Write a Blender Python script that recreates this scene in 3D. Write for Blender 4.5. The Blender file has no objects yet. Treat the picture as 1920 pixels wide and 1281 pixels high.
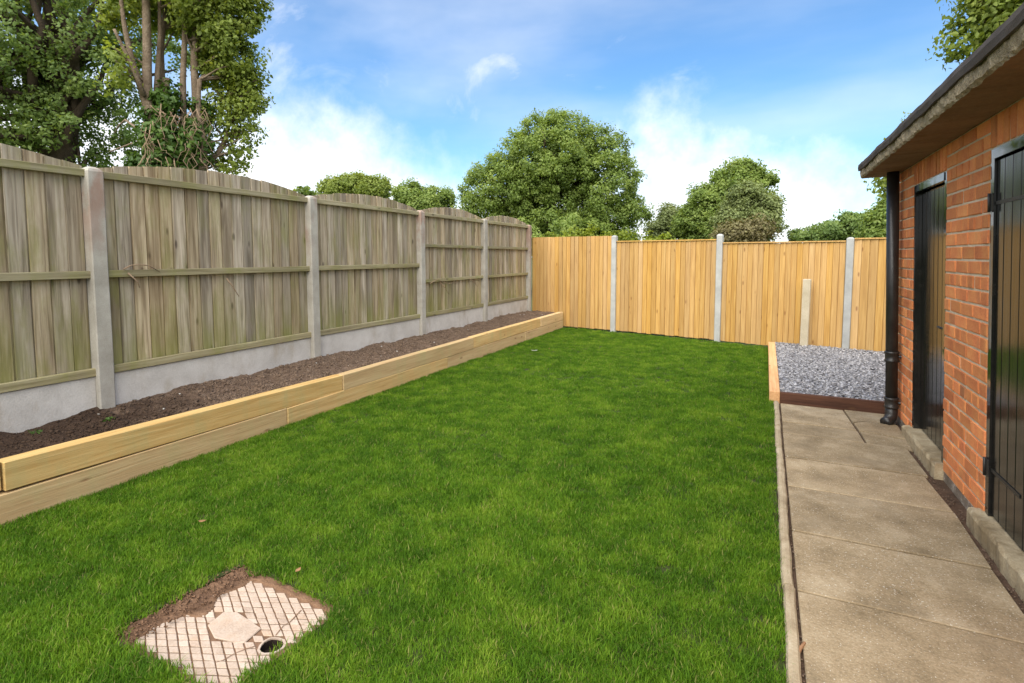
import bpy, bmesh, math, random
import numpy as np
from mathutils import Vector, Matrix

random.seed(7)
rng = np.random.default_rng(11)
scene = bpy.context.scene
COL = scene.collection

# ------------------------------------------------------------------ camera
H = 1.52
cam_d = bpy.data.cameras.new('camera')
cam = bpy.data.objects.new('camera', cam_d)
COL.objects.link(cam)
XR = (0.90693163, -0.03158894, 0.42009184)
FW = (0.42127783, 0.06800502, -0.90437841)
UP = (0.0, 0.99718477, 0.07498362)
cam.matrix_world = Matrix(((XR[0], XR[1], XR[2], 0), (FW[0], FW[1], FW[2], 0),
                           (UP[0], UP[1], UP[2], H), (0, 0, 0, 1)))
cam_d.sensor_width = 36
cam_d.lens = 36 * 1024 / 1920
cam_d.shift_y = -83.5 / 1920
cam_d.clip_start = 0.05
cam_d.clip_end = 2000
scene.camera = cam

# ------------------------------------------------------------------ light
SUN_EL, SUN_AZ = math.radians(55), math.radians(177)   # azimuth measured from +Y towards +X
sd = Vector((math.sin(SUN_AZ) * math.cos(SUN_EL), math.cos(SUN_AZ) * math.cos(SUN_EL), math.sin(SUN_EL)))
sun_d = bpy.data.lights.new('sun', 'SUN')
sun_d.energy = 2.5
sun_d.angle = math.radians(84)
sun_d.color = (1.0, 0.93, 0.81)
sun = bpy.data.objects.new('sun', sun_d)
COL.objects.link(sun)
sun.rotation_euler = (-sd).to_track_quat('-Z', 'Y').to_euler()
sun.location = (0, -10, 20)

scene.view_settings.view_transform = 'Standard'
scene.view_settings.look = 'None'
scene.view_settings.gamma = 1
scene.view_settings.use_curve_mapping = False
scene.view_settings.exposure = 1.65


scene.cycles.max_bounces = 6
scene.cycles.diffuse_bounces = 3
scene.cycles.glossy_bounces = 3
scene.cycles.transmission_bounces = 3


class NT:
    """small helper round a node tree"""
    def __init__(s, tree):
        s.t = tree; s.n = tree.nodes; s.l = tree.links
    def node(s, typ, **kw):
        n = s.n.new(typ)
        for k, v in kw.items():
            setattr(n, k, v)
        return n
    def set(s, sock, v):
        if isinstance(v, bpy.types.NodeSocket):
            s.l.new(v, sock)
        elif v is not None:
            sock.default_value = v
    def math(s, op, a, b=None, c=None, clamp=False):
        n = s.node('ShaderNodeMath', operation=op, use_clamp=clamp)
        for i, v in enumerate((a, b, c)):
            if v is not None:
                s.set(n.inputs[i], v)
        return n.outputs[0]
    def vmath(s, op, a, b=None):
        n = s.node('ShaderNodeVectorMath', operation=op)
        s.set(n.inputs[0], a)
        if b is not None:
            s.set(n.inputs[1], b)
        return n.outputs[0]
    def noise(s, vec, scale, detail=4, rough=0.55, dist=0.0):
        n = s.node('ShaderNodeTexNoise')
        s.set(n.inputs['Vector'], vec)
        n.inputs['Scale'].default_value = scale
        n.inputs['Detail'].default_value = detail
        n.inputs['Roughness'].default_value = rough
        n.inputs['Distortion'].default_value = dist
        return n.outputs['Fac']
    def ramp(s, fac, stops, interp='LINEAR'):
        n = s.node('ShaderNodeValToRGB')
        r = n.color_ramp; r.interpolation = interp
        while len(r.elements) < len(stops):
            r.elements.new(0.5)
        for e, (p, c) in zip(r.elements, stops):
            e.position = p
            e.color = (c, c, c, 1) if isinstance(c, (int, float)) else (*c[:3], 1)
        s.set(n.inputs[0], fac)
        return n.outputs[0]
    def mix(s, fac, a, b, mode='MIX'):
        n = s.node('ShaderNodeMix', data_type='RGBA', blend_type=mode)
        s.set(n.inputs[0], fac)
        for i, v in ((6, a), (7, b)):
            if isinstance(v, tuple):
                v = (*v[:3], 1)
            s.set(n.inputs[i], v)
        return n.outputs[2]
    def smooth(s, v, lo, hi):
        n = s.node('ShaderNodeMapRange', interpolation_type='SMOOTHSTEP')
        s.set(n.inputs[0], v); s.set(n.inputs[1], lo); s.set(n.inputs[2], hi)
        return n.outputs[0]


# ------------------------------------------------------------------ world: sky with drifting cumulus
world = bpy.data.worlds.new('World')
scene.world = world
world.use_nodes = True
w = NT(world.node_tree)
bg = w.n['Background']
bg.inputs[1].default_value = 0.05
sky = w.node('ShaderNodeTexSky', sky_type='NISHITA')
sky.sun_disc = False
sky.sun_elevation = SUN_EL
sky.sun_rotation = SUN_AZ
sky.altitude = 100; sky.air_density = 1.15; sky.dust_density = 0.3; sky.ozone_density = 2.2
tc = w.node('ShaderNodeTexCoord')
dirv = w.vmath('NORMALIZE', tc.outputs['Generated'])
sep = w.node('ShaderNodeSeparateXYZ'); w.set(sep.inputs[0], dirv)
el = w.math('ARCSINE', sep.outputs[2])
az = w.math('ARCTAN2', sep.outputs[0], sep.outputs[1])
azn = w.math('ADD', w.math('DIVIDE', az, 2 * math.pi), 0.5)
# height of the cloud bank's upper edge (radians) all the way round the horizon
def A(deg): return 0.5 + deg / 360.0
bank = [(A(-180), .70), (A(-140), .62), (A(-110), .55), (A(-88), .42), (A(-62), .29), (A(-52), .26), (A(-42), .225), (A(-31), .17),
        (A(-21), .165), (A(-15), .205), (A(-10), .225), (A(-4), .20), (A(3), .14), (A(9), .09), (A(25), .16), (A(50), .32),
        (A(80), .48), (A(120), .60), (A(150), .66), (A(180), .70)]
edge = w.ramp(azn, bank, 'EASE')
# flatten direction on to a cloud deck so the puffs get smaller towards the horizon
n_big = w.noise(dirv, 5.0, 8, .58)
n_fine = w.noise(w.vmath('ADD', dirv, (3.1, 1.7, 9.2)), 13.0, 8, .62)
wob = w.math('ADD', w.math('MULTIPLY', w.math('SUBTRACT', n_big, .5), .24), w.math('MULTIPLY', w.math('SUBTRACT', n_fine, .5), .13))
dlt = w.math('SUBTRACT', w.math('ADD', edge, wob), el)
bankf = w.smooth(dlt, -.075, .13)
str_v = w.vmath('MULTIPLY', dirv, (3.2, 3.2, 5.0))
n_w = w.noise(w.vmath('ADD', str_v, (7.43, 2.2, 4.15)), 1.5, 9, .60, .4)
wisp = w.math('MULTIPLY', w.smooth(n_w, .53, .84), .6)
# thin high veil
veil = w.math('MULTIPLY', w.smooth(w.noise(w.vmath('MULTIPLY', dirv, (1.0, 2.5, 4.0)), 1.6, 5, .5), .35, .8), .30)
cov = w.math('MAXIMUM', w.math('MULTIPLY', bankf, w.math('ADD', .62, w.math('MULTIPLY', n_fine, .5)), clamp=True), w.math('MAXIMUM', wisp, veil))
shade = w.ramp(n_big, [(.25, (7.4, 7.5, 7.8)), (.6, (9.6, 9.6, 9.7))])
skyc = w.mix(1.0, sky.outputs[0], (.75, 1.09, 1.33), 'MULTIPLY')
w.set(bg.inputs[0], w.mix(cov, skyc, shade))

# ------------------------------------------------------------------ mesh helpers
def link(o, parent=None):
    COL.objects.link(o)
    if parent is not None:
        o.parent = parent
    return o

def tag(o, label=None, cat=None, group=None, kind=None):
    if label: o['label'] = label
    if cat: o['category'] = cat
    if group: o['group'] = group
    if kind: o['kind'] = kind
    return o

def empty(name, loc, rz=0.0):
    o = bpy.data.objects.new(name, None)
    o.empty_display_size = 0.2
    o.location = loc
    o.rotation_euler = (0, 0, rz)
    return link(o)

def mesh_from(name, verts, faces, mat=None, smooth=False):
    me = bpy.data.meshes.new(name)
    me.from_pydata([tuple(v) for v in verts], [], faces)
    if mat: me.materials.append(mat)
    if smooth:
        me.polygons.foreach_set('use_smooth', [True] * len(me.polygons))
    me.update()
    return me

def obj(name, me, parent=None, loc=(0, 0, 0), rot=(0, 0, 0)):
    o = bpy.data.objects.new(name, me)
    o.location = loc
    o.rotation_euler = rot
    return link(o, parent)

def box_mesh(name, lo, hi, mat, bevel=0.0, jit=0.0, cuts=0):
    bm = bmesh.new()
    bmesh.ops.create_cube(bm, size=1)
    lo = Vector(lo); hi = Vector(hi)
    for v in bm.verts:
        v.co = Vector((lo[i] + (v.co[i] + .5) * (hi[i] - lo[i]) for i in range(3)))
    if cuts:
        bmesh.ops.subdivide_edges(bm, edges=[e for e in bm.edges if e.calc_length() > .25], cuts=cuts, use_grid_fill=True)
    if bevel:
        es = [e for e in bm.edges if len(e.link_faces) == 2 and e.calc_face_angle(0) > .5]
        bmesh.ops.bevel(bm, geom=es, offset=bevel, segments=1, affect='EDGES', clamp_overlap=True)
    if jit:
        for v in bm.verts:
            v.co += Vector((random.uniform(-jit, jit) for _ in range(3)))
    me = bpy.data.meshes.new(name)
    bm.to_mesh(me); bm.free()
    me.materials.append(mat)
    return me

def prism_mesh(name, poly, z0, z1, mat, bevel=0.0):
    """poly: list of (x, y) counter-clockwise, extruded in z"""
    bm = bmesh.new()
    b = [bm.verts.new((x, y, z0)) for x, y in poly]
    t = [bm.verts.new((x, y, z1)) for x, y in poly]
    n = len(poly)
    bm.faces.new(list(reversed(b))); bm.faces.new(t)
    for i in range(n):
        bm.faces.new((b[i], b[(i + 1) % n], t[(i + 1) % n], t[i]))
    if bevel:
        bmesh.ops.bevel(bm, geom=list(bm.edges), offset=bevel, segments=1, affect='EDGES', clamp_overlap=True)
    me = bpy.data.meshes.new(name); bm.to_mesh(me); bm.free()
    me.materials.append(mat)
    return me

def tube_data(path, radii, seg=7, verts=None, faces=None, cap=True):
    verts = [] if verts is None else verts
    faces = [] if faces is None else faces
    pts = [Vector(p) for p in path]
    base = len(verts)
    n = len(pts)
    prev = None
    for i, p in enumerate(pts):
        d = (pts[min(i + 1, n - 1)] - pts[max(i - 1, 0)]).normalized()
        u = d.orthogonal().normalized() if prev is None else (prev - d * prev.dot(d)).normalized()
        prev = u
        v = d.cross(u)
        for k in range(seg):
            a = 2 * math.pi * k / seg
            verts.append(p + (u * math.cos(a) + v * math.sin(a)) * radii[i])
    for i in range(n - 1):
        for k in range(seg):
            a = base + i * seg + k; b = base + i * seg + (k + 1) % seg
            faces.append((a, b, b + seg, a + seg))
    if cap:
        faces.append(tuple(base + k for k in reversed(range(seg))))
        faces.append(tuple(base + (n - 1) * seg + k for k in range(seg)))
    return verts, faces

def np_mesh(name, verts, faces, mat, rnd=None, smooth=False):
    """verts (n,3) array, faces (m,k) array, all with k corners; rnd: one value per face"""
    me = bpy.data.meshes.new(name)
    nf, k = faces.shape
    me.vertices.add(len(verts)); me.vertices.foreach_set('co', verts.astype(np.float32).ravel())
    me.loops.add(nf * k); me.loops.foreach_set('vertex_index', faces.astype(np.int32).ravel())
    me.polygons.add(nf)
    me.polygons.foreach_set('loop_start', np.arange(0, nf * k, k, dtype=np.int32))
    if smooth:
        me.polygons.foreach_set('use_smooth', np.ones(nf, dtype=bool))
    if rnd is not None:
        a = me.attributes.new('rnd', 'FLOAT', 'FACE')
        a.data.foreach_set('value', rnd.astype(np.float32))
    me.update(calc_edges=True)
    me.validate()
    me.materials.append(mat)
    return me

def vnoise(x, y, seed=0):
    """cheap smooth 2-d value noise in numpy, 0..1"""
    g = np.random.default_rng(seed).random((64, 64))
    xi = np.floor(x).astype(int); yi = np.floor(y).astype(int)
    fx = x - xi; fy = y - yi
    fx = fx * fx * (3 - 2 * fx); fy = fy * fy * (3 - 2 * fy)
    a = g[xi % 64, yi % 64]; b = g[(xi + 1) % 64, yi % 64]
    c = g[xi % 64, (yi + 1) % 64]; d = g[(xi + 1) % 64, (yi + 1) % 64]
    return (a * (1 - fx) + b * fx) * (1 - fy) + (c * (1 - fx) + d * fx) * fy

# ------------------------------------------------------------------ materials
def new_mat(name, rough=0.8, spec=0.3):
    m = bpy.data.materials.new(name)
    m.use_nodes = True
    t = NT(m.node_tree)
    p = t.n['Principled BSDF']
    p.inputs['Roughness'].default_value = rough
    p.inputs['Specular IOR Level'].default_value = spec
    return m, t, p

def coords(t, rand=True):
    c = t.node('ShaderNodeTexCoord').outputs['Object']
    oi = t.node('ShaderNodeObjectInfo')
    if rand:
        off = t.node('ShaderNodeCombineXYZ')
        for i, k in enumerate((37.0, 71.0, 53.0)):
            t.set(off.inputs[i], t.math('MULTIPLY', oi.outputs['Random'], k))
        c = t.vmath('ADD', c, off.outputs[0])
    return c, oi.outputs['Random']

def bump(t, p, h, strength, dist):
    b = t.node('ShaderNodeBump')
    b.inputs['Strength'].default_value = strength
    b.inputs['Distance'].default_value = dist
    t.set(b.inputs['Height'], h)
    t.l.new(b.outputs[0], p.inputs['Normal'])

def wood(name, axis, dark, mid, light, knots=(.10, .05, .025), algae=None, algae_amt=0.0, vary=.35, rough=.75, grain=1.0, low_z=None, blotch=.5):
    """axis: grain direction 0/1/2 in object space"""
    m, t, p = new_mat(name, rough, .25)
    c, rnd = coords(t)
    sc = [38.0, 38.0, 38.0]; sc[axis] = 1.6
    g = t.noise(t.vmath('MULTIPLY', c, tuple(sc)), 1.0 * grain, 6, .65, .6)
    sc2 = [9.0, 9.0, 9.0]; sc2[axis] = 1.1
    bl = t.noise(t.vmath('MULTIPLY', c, tuple(sc2)), 1.0, 3, .5, .8)
    col = t.ramp(g, [(.28, dark), (.5, mid), (.74, light)])
    col = t.mix(t.math('MULTIPLY', t.smooth(bl, .45, .75), blotch), col, dark)
    # knots
    sc3 = [9.0, 9.0, 9.0]; sc3[axis] = 3.2
    vo = t.node('ShaderNodeTexVoronoi'); t.set(vo.inputs['Vector'], t.vmath('MULTIPLY', c, tuple(sc3)))
    vo.inputs['Scale'].default_value = 1.0
    kn = t.math('SUBTRACT', 1.0, t.smooth(vo.outputs['Distance'], .06, .17))
    sepc = t.node('ShaderNodeSeparateColor'); t.set(sepc.inputs[0], vo.outputs['Color'])
    kn = t.math('MULTIPLY', kn, t.math('GREATER_THAN', sepc.outputs[0], .5))
    col = t.mix(t.math('MULTIPLY', kn, .75), col, knots)
    # piece to piece difference
    hs = t.node('ShaderNodeHueSaturation')
    t.set(hs.inputs['Value'], t.math('ADD', 1 - vary * .5, t.math('MULTIPLY', rnd, vary)))
    t.set(hs.inputs['Saturation'], t.math('ADD', 1 - vary * .4, t.math('MULTIPLY', t.math('FRACT', t.math('MULTIPLY', rnd, 7.3)), vary * .7)))
    t.set(hs.inputs['Color'], col)
    col = hs.outputs[0]
    if algae:
        co = t.node('ShaderNodeTexCoord').outputs['Object']
        an = t.noise(t.vmath('MULTIPLY', c, (5, 5, 1.6)), 1.0, 6, .65)
        am = t.smooth(an, .44, .72)
        if low_z is not None:
            sp = t.node('ShaderNodeSeparateXYZ'); t.set(sp.inputs[0], co)
            lo = t.math('SUBTRACT', 1.0, t.smooth(sp.outputs[2], low_z, low_z + .75))
            am = t.math('MAXIMUM', t.math('MULTIPLY', am, .75), t.math('MULTIPLY', lo, t.smooth(an, .30, .62)))
        col = t.mix(t.math('MULTIPLY', am, algae_amt), col, algae)
    t.set(p.inputs['Base Color'], col)
    bump(t, p, t.math('SUBTRACT', g, t.math('MULTIPLY', kn, .4)), .7, .005)
    return m

def mineral(name, cols, scale=6.0, fine=120.0, rough=.9, bmp=.5, bdist=.004, vary=.2, spots=None, stain=None, stain_z=None, spec=.2):
    m, t, p = new_mat(name, rough, spec)
    c, rnd = coords(t)
    a = t.noise(c, scale, 6, .62)
    f = t.noise(c, fine, 3, .6)
    col = t.ramp(t.math('ADD', t.math('MULTIPLY', a, .65), t.math('MULTIPLY', f, .35)), cols)
    if spots:
        s2 = t.noise(c, spots[1], 2, .5)
        col = t.mix(t.smooth(s2, spots[2], spots[2] + .08), col, spots[0])
    if stain:
        s3 = t.noise(t.vmath('MULTIPLY', c, (1, 1, .45)), 3.2, 6, .65)
        f3 = t.smooth(s3, stain[1], stain[1] + .16)
        if stain_z is not None:
            co = t.node('ShaderNodeTexCoord').outputs['Object']
            sp = t.node('ShaderNodeSeparateXYZ'); t.set(sp.inputs[0], co)
            f3 = t.math('MULTIPLY', f3, t.smooth(sp.outputs[2], stain_z[0], stain_z[1]))
        col = t.mix(t.math('MULTIPLY', f3, stain[2]), col, stain[0])
    hs = t.node('ShaderNodeHueSaturation')
    t.set(hs.inputs['Value'], t.math('ADD', 1 - vary * .5, t.math('MULTIPLY', rnd, vary)))
    t.set(hs.inputs['Color'], col)
    t.set(p.inputs['Base Color'], hs.outputs[0])
    bump(t, p, t.math('ADD', t.math('MULTIPLY', a, .4), f), bmp, bdist)
    return m

M_old = wood('weathered_fence_wood', 2, (.15, .108, .066), (.385, .31, .21), (.56, .48, .355), (.055, .035, .022),
             algae=(.20, .21, .04), algae_amt=.72, vary=.55, blotch=.75, low_z=.55)
M_oldrail = wood('weathered_rail_wood', 0, (.15, .125, .065), (.29, .25, .145), (.40, .36, .235), (.07, .05, .03),
                 algae=(.22, .225, .055), algae_amt=.55, vary=.2)
M_new = wood('new_fence_wood', 2, (.36, .20, .065), (.49, .295, .10), (.56, .37, .145), (.20, .085, .028), vary=.24, blotch=.55, rough=.65)
M_sleeper = wood('sleeper_wood', 1, (.43, .26, .105), (.555, .37, .165), (.63, .46, .23), (.22, .10, .04),
                 algae=(.38, .36, .16), algae_amt=.4, vary=.3, blotch=.5)
M_orange = wood('orange_edging_timber', 1, (.45, .22, .085), (.58, .32, .14), (.66, .40, .2), vary=.1)
M_redwood = wood('red_stained_timber', 0, (.04, .018, .011), (.085, .038, .023), (.13, .062, .036), vary=.1)
M_post = mineral('concrete_post', [(.3, (.26, .24, .20)), (.55, (.40, .375, .325)), (.75, (.52, .495, .44))], 5, 150, vary=.14,
                 stain=((.30, .165, .115), .43, .68), stain_z=(1.2, 2.1))
M_newpost = mineral('grey_concrete_post', [(.3, (.27, .275, .265)), (.55, (.385, .39, .375)), (.75, (.47, .47, .45))], 6, 160, vary=.12)
M_palepost = mineral('pale_post', [(.3, (.34, .29, .20)), (.55, (.45, .395, .29)), (.75, (.53, .47, .36))], 6, 60, vary=.1)
M_gravelb = mineral('gravel_board_concrete', [(.3, (.37, .345, .31)), (.55, (.52, .495, .455)), (.75, (.61, .59, .55))], 4, 90, vary=.1,
                    stain=((.30, .24, .16), .52, .5))
M_slab = mineral('paving_slab', [(.30, (.13, .096, .054)), (.5, (.272, .208, .126)), (.70, (.415, .338, .228))], 4.0, 95, vary=.22, bmp=.9,
                 spots=((.50, .46, .38), 120, .64), stain=((.16, .125, .08), .5, .35))
M_kerb = mineral('kerb_concrete', [(.3, (.22, .165, .10)), (.55, (.37, .30, .20)), (.75, (.50, .43, .32))], 9, 140, vary=.12)
M_step = mineral('stone_step', [(.3, (.20, .15, .085)), (.55, (.38, .31, .20)), (.75, (.55, .49, .36))], 8, 90, vary=.1,
                 stain=((.16, .115, .06), .5, .7))
M_rough = mineral('roughcast_roof_edge', [(.3, (.15, .115, .07)), (.55, (.33, .265, .17)), (.75, (.52, .45, .32))], 22, 90, bmp=1.0, bdist=.012, vary=0)
M_soffit = mineral('soffit_concrete_bounce', [(.3, (.16, .095, .055)), (.6, (.25, .155, .095)), (.8, (.31, .2, .13))], 4, 60, vary=0)  # brown-orange light reflected off the bricks is put into the concrete's colour
M_felt = mineral('roofing_felt', [(.3, (.05, .041, .036)), (.55, (.09, .075, .066)), (.75, (.14, .12, .107))], 7, 220, bmp=.7, vary=0)
M_brick = mineral('brick', [(.26, (.40, .115, .05)), (.46, (.61, .205, .08)), (.64, (.70, .30, .105)), (.82, (.68, .39, .21))], 5, 90, vary=.42, bmp=.6, bdist=.005,
                  stain=((.24, .11, .07), .56, .55))
M_mortar = mineral('mortar', [(.3, (.46, .36, .25)), (.55, (.62, .51, .37)), (.75, (.72, .62, .47))], 12, 130, vary=0, bmp=.8)
M_plinth = mineral('dark_plinth', [(.3, (.09, .07, .05)), (.52, (.20, .16, .12)), (.66, (.50, .46, .40))], 8, 90, vary=.1)
M_soil = mineral('bed_soil', [(.3, (.055, .036, .024)), (.52, (.135, .09, .062)), (.74, (.24, .17, .12))], 7, 60, vary=0, bmp=1.0, bdist=.02)
M_clod = mineral('soil_clod', [(.3, (.07, .045, .03)), (.55, (.165, .115, .08)), (.78, (.30, .225, .17))], 14, 90, vary=0, bmp=.7)
M_dirt = mineral('dry_dirt', [(.3, (.09, .05, .03)), (.55, (.19, .11, .065)), (.78, (.30, .19, .12))], 14, 110, vary=0, bmp=1.0, bdist=.01)
M_pathdirt = mineral('path_dirt', [(.3, (.04, .025, .016)), (.55, (.10, .062, .04)), (.78, (.18, .12, .08))], 14, 110, vary=0, bmp=1.0, bdist=.01)
M_cover = mineral('pink_cover_concrete', [(.28, (.27, .19, .14)), (.5, (.42, .33, .26)), (.74, (.53, .44, .365))], 7, 120, vary=.12,
                  stain=((.40, .24, .13), .54, .35))
M_groove = mineral('cover_groove', [(.3, (.10, .055, .03)), (.6, (.20, .12, .075)), (.8, (.30, .20, .14))], 9, 120, vary=0)
M_ground = mineral('field_ground', [(.3, (.035, .05, .015)), (.55, (.06, .085, .025)), (.78, (.09, .11, .04))], .6, 8, vary=0)
M_lawnsoil = mineral('lawn_soil', [(.3, (.022, .03, .008)), (.55, (.04, .052, .013)), (.78, (.065, .07, .022))], 5, 40, vary=0)
M_bark = mineral('bark', [(.3, (.10, .07, .045)), (.55, (.22, .165, .115)), (.78, (.36, .29, .22))], 6, 40, vary=.1, bmp=1.0, bdist=.02)
M_twig = mineral('pale_twig', [(.3, (.2, .13, .08)), (.6, (.33, .24, .16)), (.8, (.42, .32, .23))], 6, 40, vary=.1)
M_darkbark = mineral('dark_bark', [(.3, (.045, .032, .022)), (.55, (.085, .062, .043)), (.78, (.14, .105, .078))], 6, 40, vary=.1, bmp=1.0, bdist=.02)
M_hole = mineral('hole_painted_shade', [(.3, (.008, .005, .004)), (.7, (.022, .014, .01))], 20, 90, vary=0)  # near-black colour paints the shade inside the hole, on sides and bottom
M_white = mineral('white_scrap', [(.3, (.6, .6, .58)), (.7, (.78, .78, .75))], 8, 60, vary=0)
M_deadleaf = mineral('dead_leaf', [(.3, (.18, .09, .04)), (.7, (.38, .22, .11))], 30, 90, vary=.2)
M_chip = mineral('wood_chip', [(.3, (.22, .11, .055)), (.7, (.34, .20, .11))], 30, 90, vary=.1)

def damp(m):
    """the near end of the bed has been watered: damp, darker soil with a ragged edge"""
    t = NT(m.node_tree)
    p = t.n['Principled BSDF']
    src = p.inputs['Base Color'].links[0].from_socket
    pos = t.node('ShaderNodeNewGeometry').outputs['Position']
    sp = t.node('ShaderNodeSeparateXYZ'); t.set(sp.inputs[0], pos)
    y = t.math('ADD', sp.outputs[1], t.math('MULTIPLY', t.math('SUBTRACT', t.noise(pos, 2.2, 5, .6), .5), 2.6))
    f = t.math('MULTIPLY', t.math('SUBTRACT', 1.0, t.smooth(y, 2.3, 3.3)), t.math('LESS_THAN', sp.outputs[0], -3.0))
    t.set(p.inputs['Base Color'], t.mix(f, src, t.mix(1.0, src, (.36, .32, .29), 'MULTIPLY')))
damp(M_soil); damp(M_clod)

def slate_mat():
    m, t, p = new_mat('slate_chip', .55, .4)
    at_ = t.node('ShaderNodeAttribute', attribute_name='rnd')
    c = t.node('ShaderNodeTexCoord').outputs['Object']
    col = t.ramp(at_.outputs['Fac'], [(0, (.11, .11, .12)), (.4, (.26, .258, .275)), (.8, (.40, .395, .41)), (1, (.52, .51, .52))])
    col = t.mix(t.math('MULTIPLY', t.noise(c, 60, 4), .3), col, (.16, .158, .165))
    t.set(p.inputs['Base Color'], col)
    return m
M_slate = slate_mat()

def gloss_black():
    m, t, p = new_mat('black_gloss_paint', .16, .5)
    c, rnd = coords(t)
    sc = t.vmath('MULTIPLY', c, (30, 30, 2.0))
    g = t.noise(sc, 1.0, 5, .6)
    t.set(p.inputs['Base Color'], t.ramp(g, [(.3, (.006, .006, .006)), (.7, (.016, .015, .013))]))
    t.set(p.inputs['Roughness'], t.ramp(g, [(.3, .08), (.75, .22)]))
    bump(t, p, g, .25, .002)
    return m
M_black = gloss_black()
def frame_black():
    m, t, p = new_mat('black_frame_gloss', .05, .6)
    c, rnd = coords(t)
    g = t.noise(c, 14, 4, .6)
    t.set(p.inputs['Base Color'], t.ramp(g, [(.3, (.008, .008, .008)), (.7, (.02, .019, .017))]))
    t.set(p.inputs['Roughness'], t.ramp(g, [(.35, .03), (.75, .12)]))
    return m
M_frame = frame_black()
def plastic_black():
    m, t, p = new_mat('black_pipe_plastic', .35, .45)
    c, rnd = coords(t)
    g = t.noise(c, 9, 5, .6)
    t.set(p.inputs['Base Color'], t.ramp(g, [(.3, (.012, .011, .011)), (.75, (.028, .026, .024))]))
    t.set(p.inputs['Roughness'], t.ramp(g, [(.3, .28), (.75, .5)]))
    return m
M_pipe = plastic_black()
M_iron = mineral('black_iron', [(.3, (.01, .01, .01)), (.7, (.03, .028, .026))], 30, 120, rough=.45, vary=0, spec=.5)

def leaf_mat(name, c0, c1, c2, trans=.35, noise_scale=.9):
    m, t, p = new_mat(name, .5, .35)
    at_ = t.node('ShaderNodeAttribute', attribute_name='rnd')
    geo = t.node('ShaderNodeNewGeometry')
    n = t.noise(geo.outputs['Position'], noise_scale, 2, .5)
    f = t.math('ADD', t.math('MULTIPLY', at_.outputs['Fac'], .65), t.math('MULTIPLY', n, .35))
    col = t.ramp(f, [(.12, c0), (.5, c1), (.88, c2)])
    t.set(p.inputs['Base Color'], col)
    tr = t.node('ShaderNodeBsdfTranslucent')
    t.set(tr.inputs[0], t.mix(1.0, col, (1.25, 1.15, .55), 'MULTIPLY'))
    mx = t.node('ShaderNodeMixShader')
    mx.inputs[0].default_value = trans
    t.l.new(p.outputs[0], mx.inputs[1]); t.l.new(tr.outputs[0], mx.inputs[2])
    t.l.new(mx.outputs[0], t.n['Material Output'].inputs[0])
    return m
L_mid = leaf_mat('tree_leaf_green', (.10, .155, .034), (.215, .305, .066), (.36, .44, .12), .52)
L_dark = leaf_mat('tree_leaf_dark', (.08, .14, .038), (.185, .275, .075), (.33, .42, .125), .52)
L_lime = leaf_mat('tree_leaf_lime', (.125, .175, .03), (.24, .31, .055), (.38, .44, .105), .52)
L_olive = leaf_mat('tree_leaf_olive', (.11, .14, .045), (.20, .25, .085), (.30, .34, .14), .4)
L_brown = leaf_mat('tree_leaf_brown', (.09, .075, .032), (.165, .14, .058), (.22, .21, .085), .35)
L_hedge = leaf_mat('hedge_leaf_yellow', (.12, .17, .015), (.22, .28, .025), (.36, .40, .06), .45)
L_ivy = leaf_mat('ivy_leaf', (.03, .07, .01), (.065, .13, .018), (.12, .19, .03), .3)

def grass_mat():
    m, t, p = new_mat('grass_blade', .6, .12)
    at_ = t.node('ShaderNodeAttribute', attribute_name='rnd')
    oi = t.node('ShaderNodeObjectInfo')
    loc = oi.outputs['Location']
    n1 = t.noise(loc, 1.25, 3, .55)
    n2 = t.noise(t.vmath('ADD', loc, (13, 5, 2)), 5.5, 3, .55)
    f = t.math('ADD', t.math('ADD', t.math('MULTIPLY', t.smooth(n1, .30, .70), .17), t.math('MULTIPLY', t.smooth(n2, .36, .68), .30)),
               t.math('ADD', t.math('MULTIPLY', at_.outputs['Fac'], .34), t.math('MULTIPLY', oi.outputs['Random'], .16)))
    col = t.ramp(f, [(.08, (.028, .080, .006)), (.36, (.072, .165, .010)), (.62, (.14, .255, .016)), (.95, (.30, .38, .05))])
    # straw-coloured dead blades here and there
    dead = t.math('GREATER_THAN', at_.outputs['Fac'], .965)
    col = t.mix(t.math('MULTIPLY', dead, .7), col, (.30, .25, .10))
    t.set(p.inputs['Base Color'], col)
    tr = t.node('ShaderNodeBsdfTranslucent')
    t.set(tr.inputs[0], t.mix(1.0, col, (1.2, 1.15, .6), 'MULTIPLY'))
    mx = t.node('ShaderNodeMixShader'); mx.inputs[0].default_value = .35
    t.l.new(p.outputs[0], mx.inputs[1]); t.l.new(tr.outputs[0], mx.inputs[2])
    t.l.new(mx.outputs[0], t.n['Material Output'].inputs[0])
    return m
M_grass = grass_mat()

# ------------------------------------------------------------------ ground
FX, FK = -0.2465, 9.79 + 0.2465 * 1.16                 # back fence line y = FK + FX * x
def fence_y(x): return FK + FX * x

g = obj('ground', mesh_from('ground', [(-400, -400, -.06), (400, -400, -.06), (400, 600, -.06), (-400, 600, -.06)], [(0, 1, 2, 3)], M_ground))
tag(g, kind='structure')

MC, MW, MD, MR = (-1.965, 1.475), .635, .545, math.radians(-4)        # manhole centre, size, turn
def to_man(x, y):
    dx, dy = x - MC[0], y - MC[1]
    c, s = math.cos(-MR), math.sin(-MR)
    return dx * c - dy * s, dx * s + dy * c
def man_w(u, v):
    c, s = math.cos(MR), math.sin(MR)
    return MC[0] + u * c - v * s, MC[1] + u * s + v * c

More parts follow.
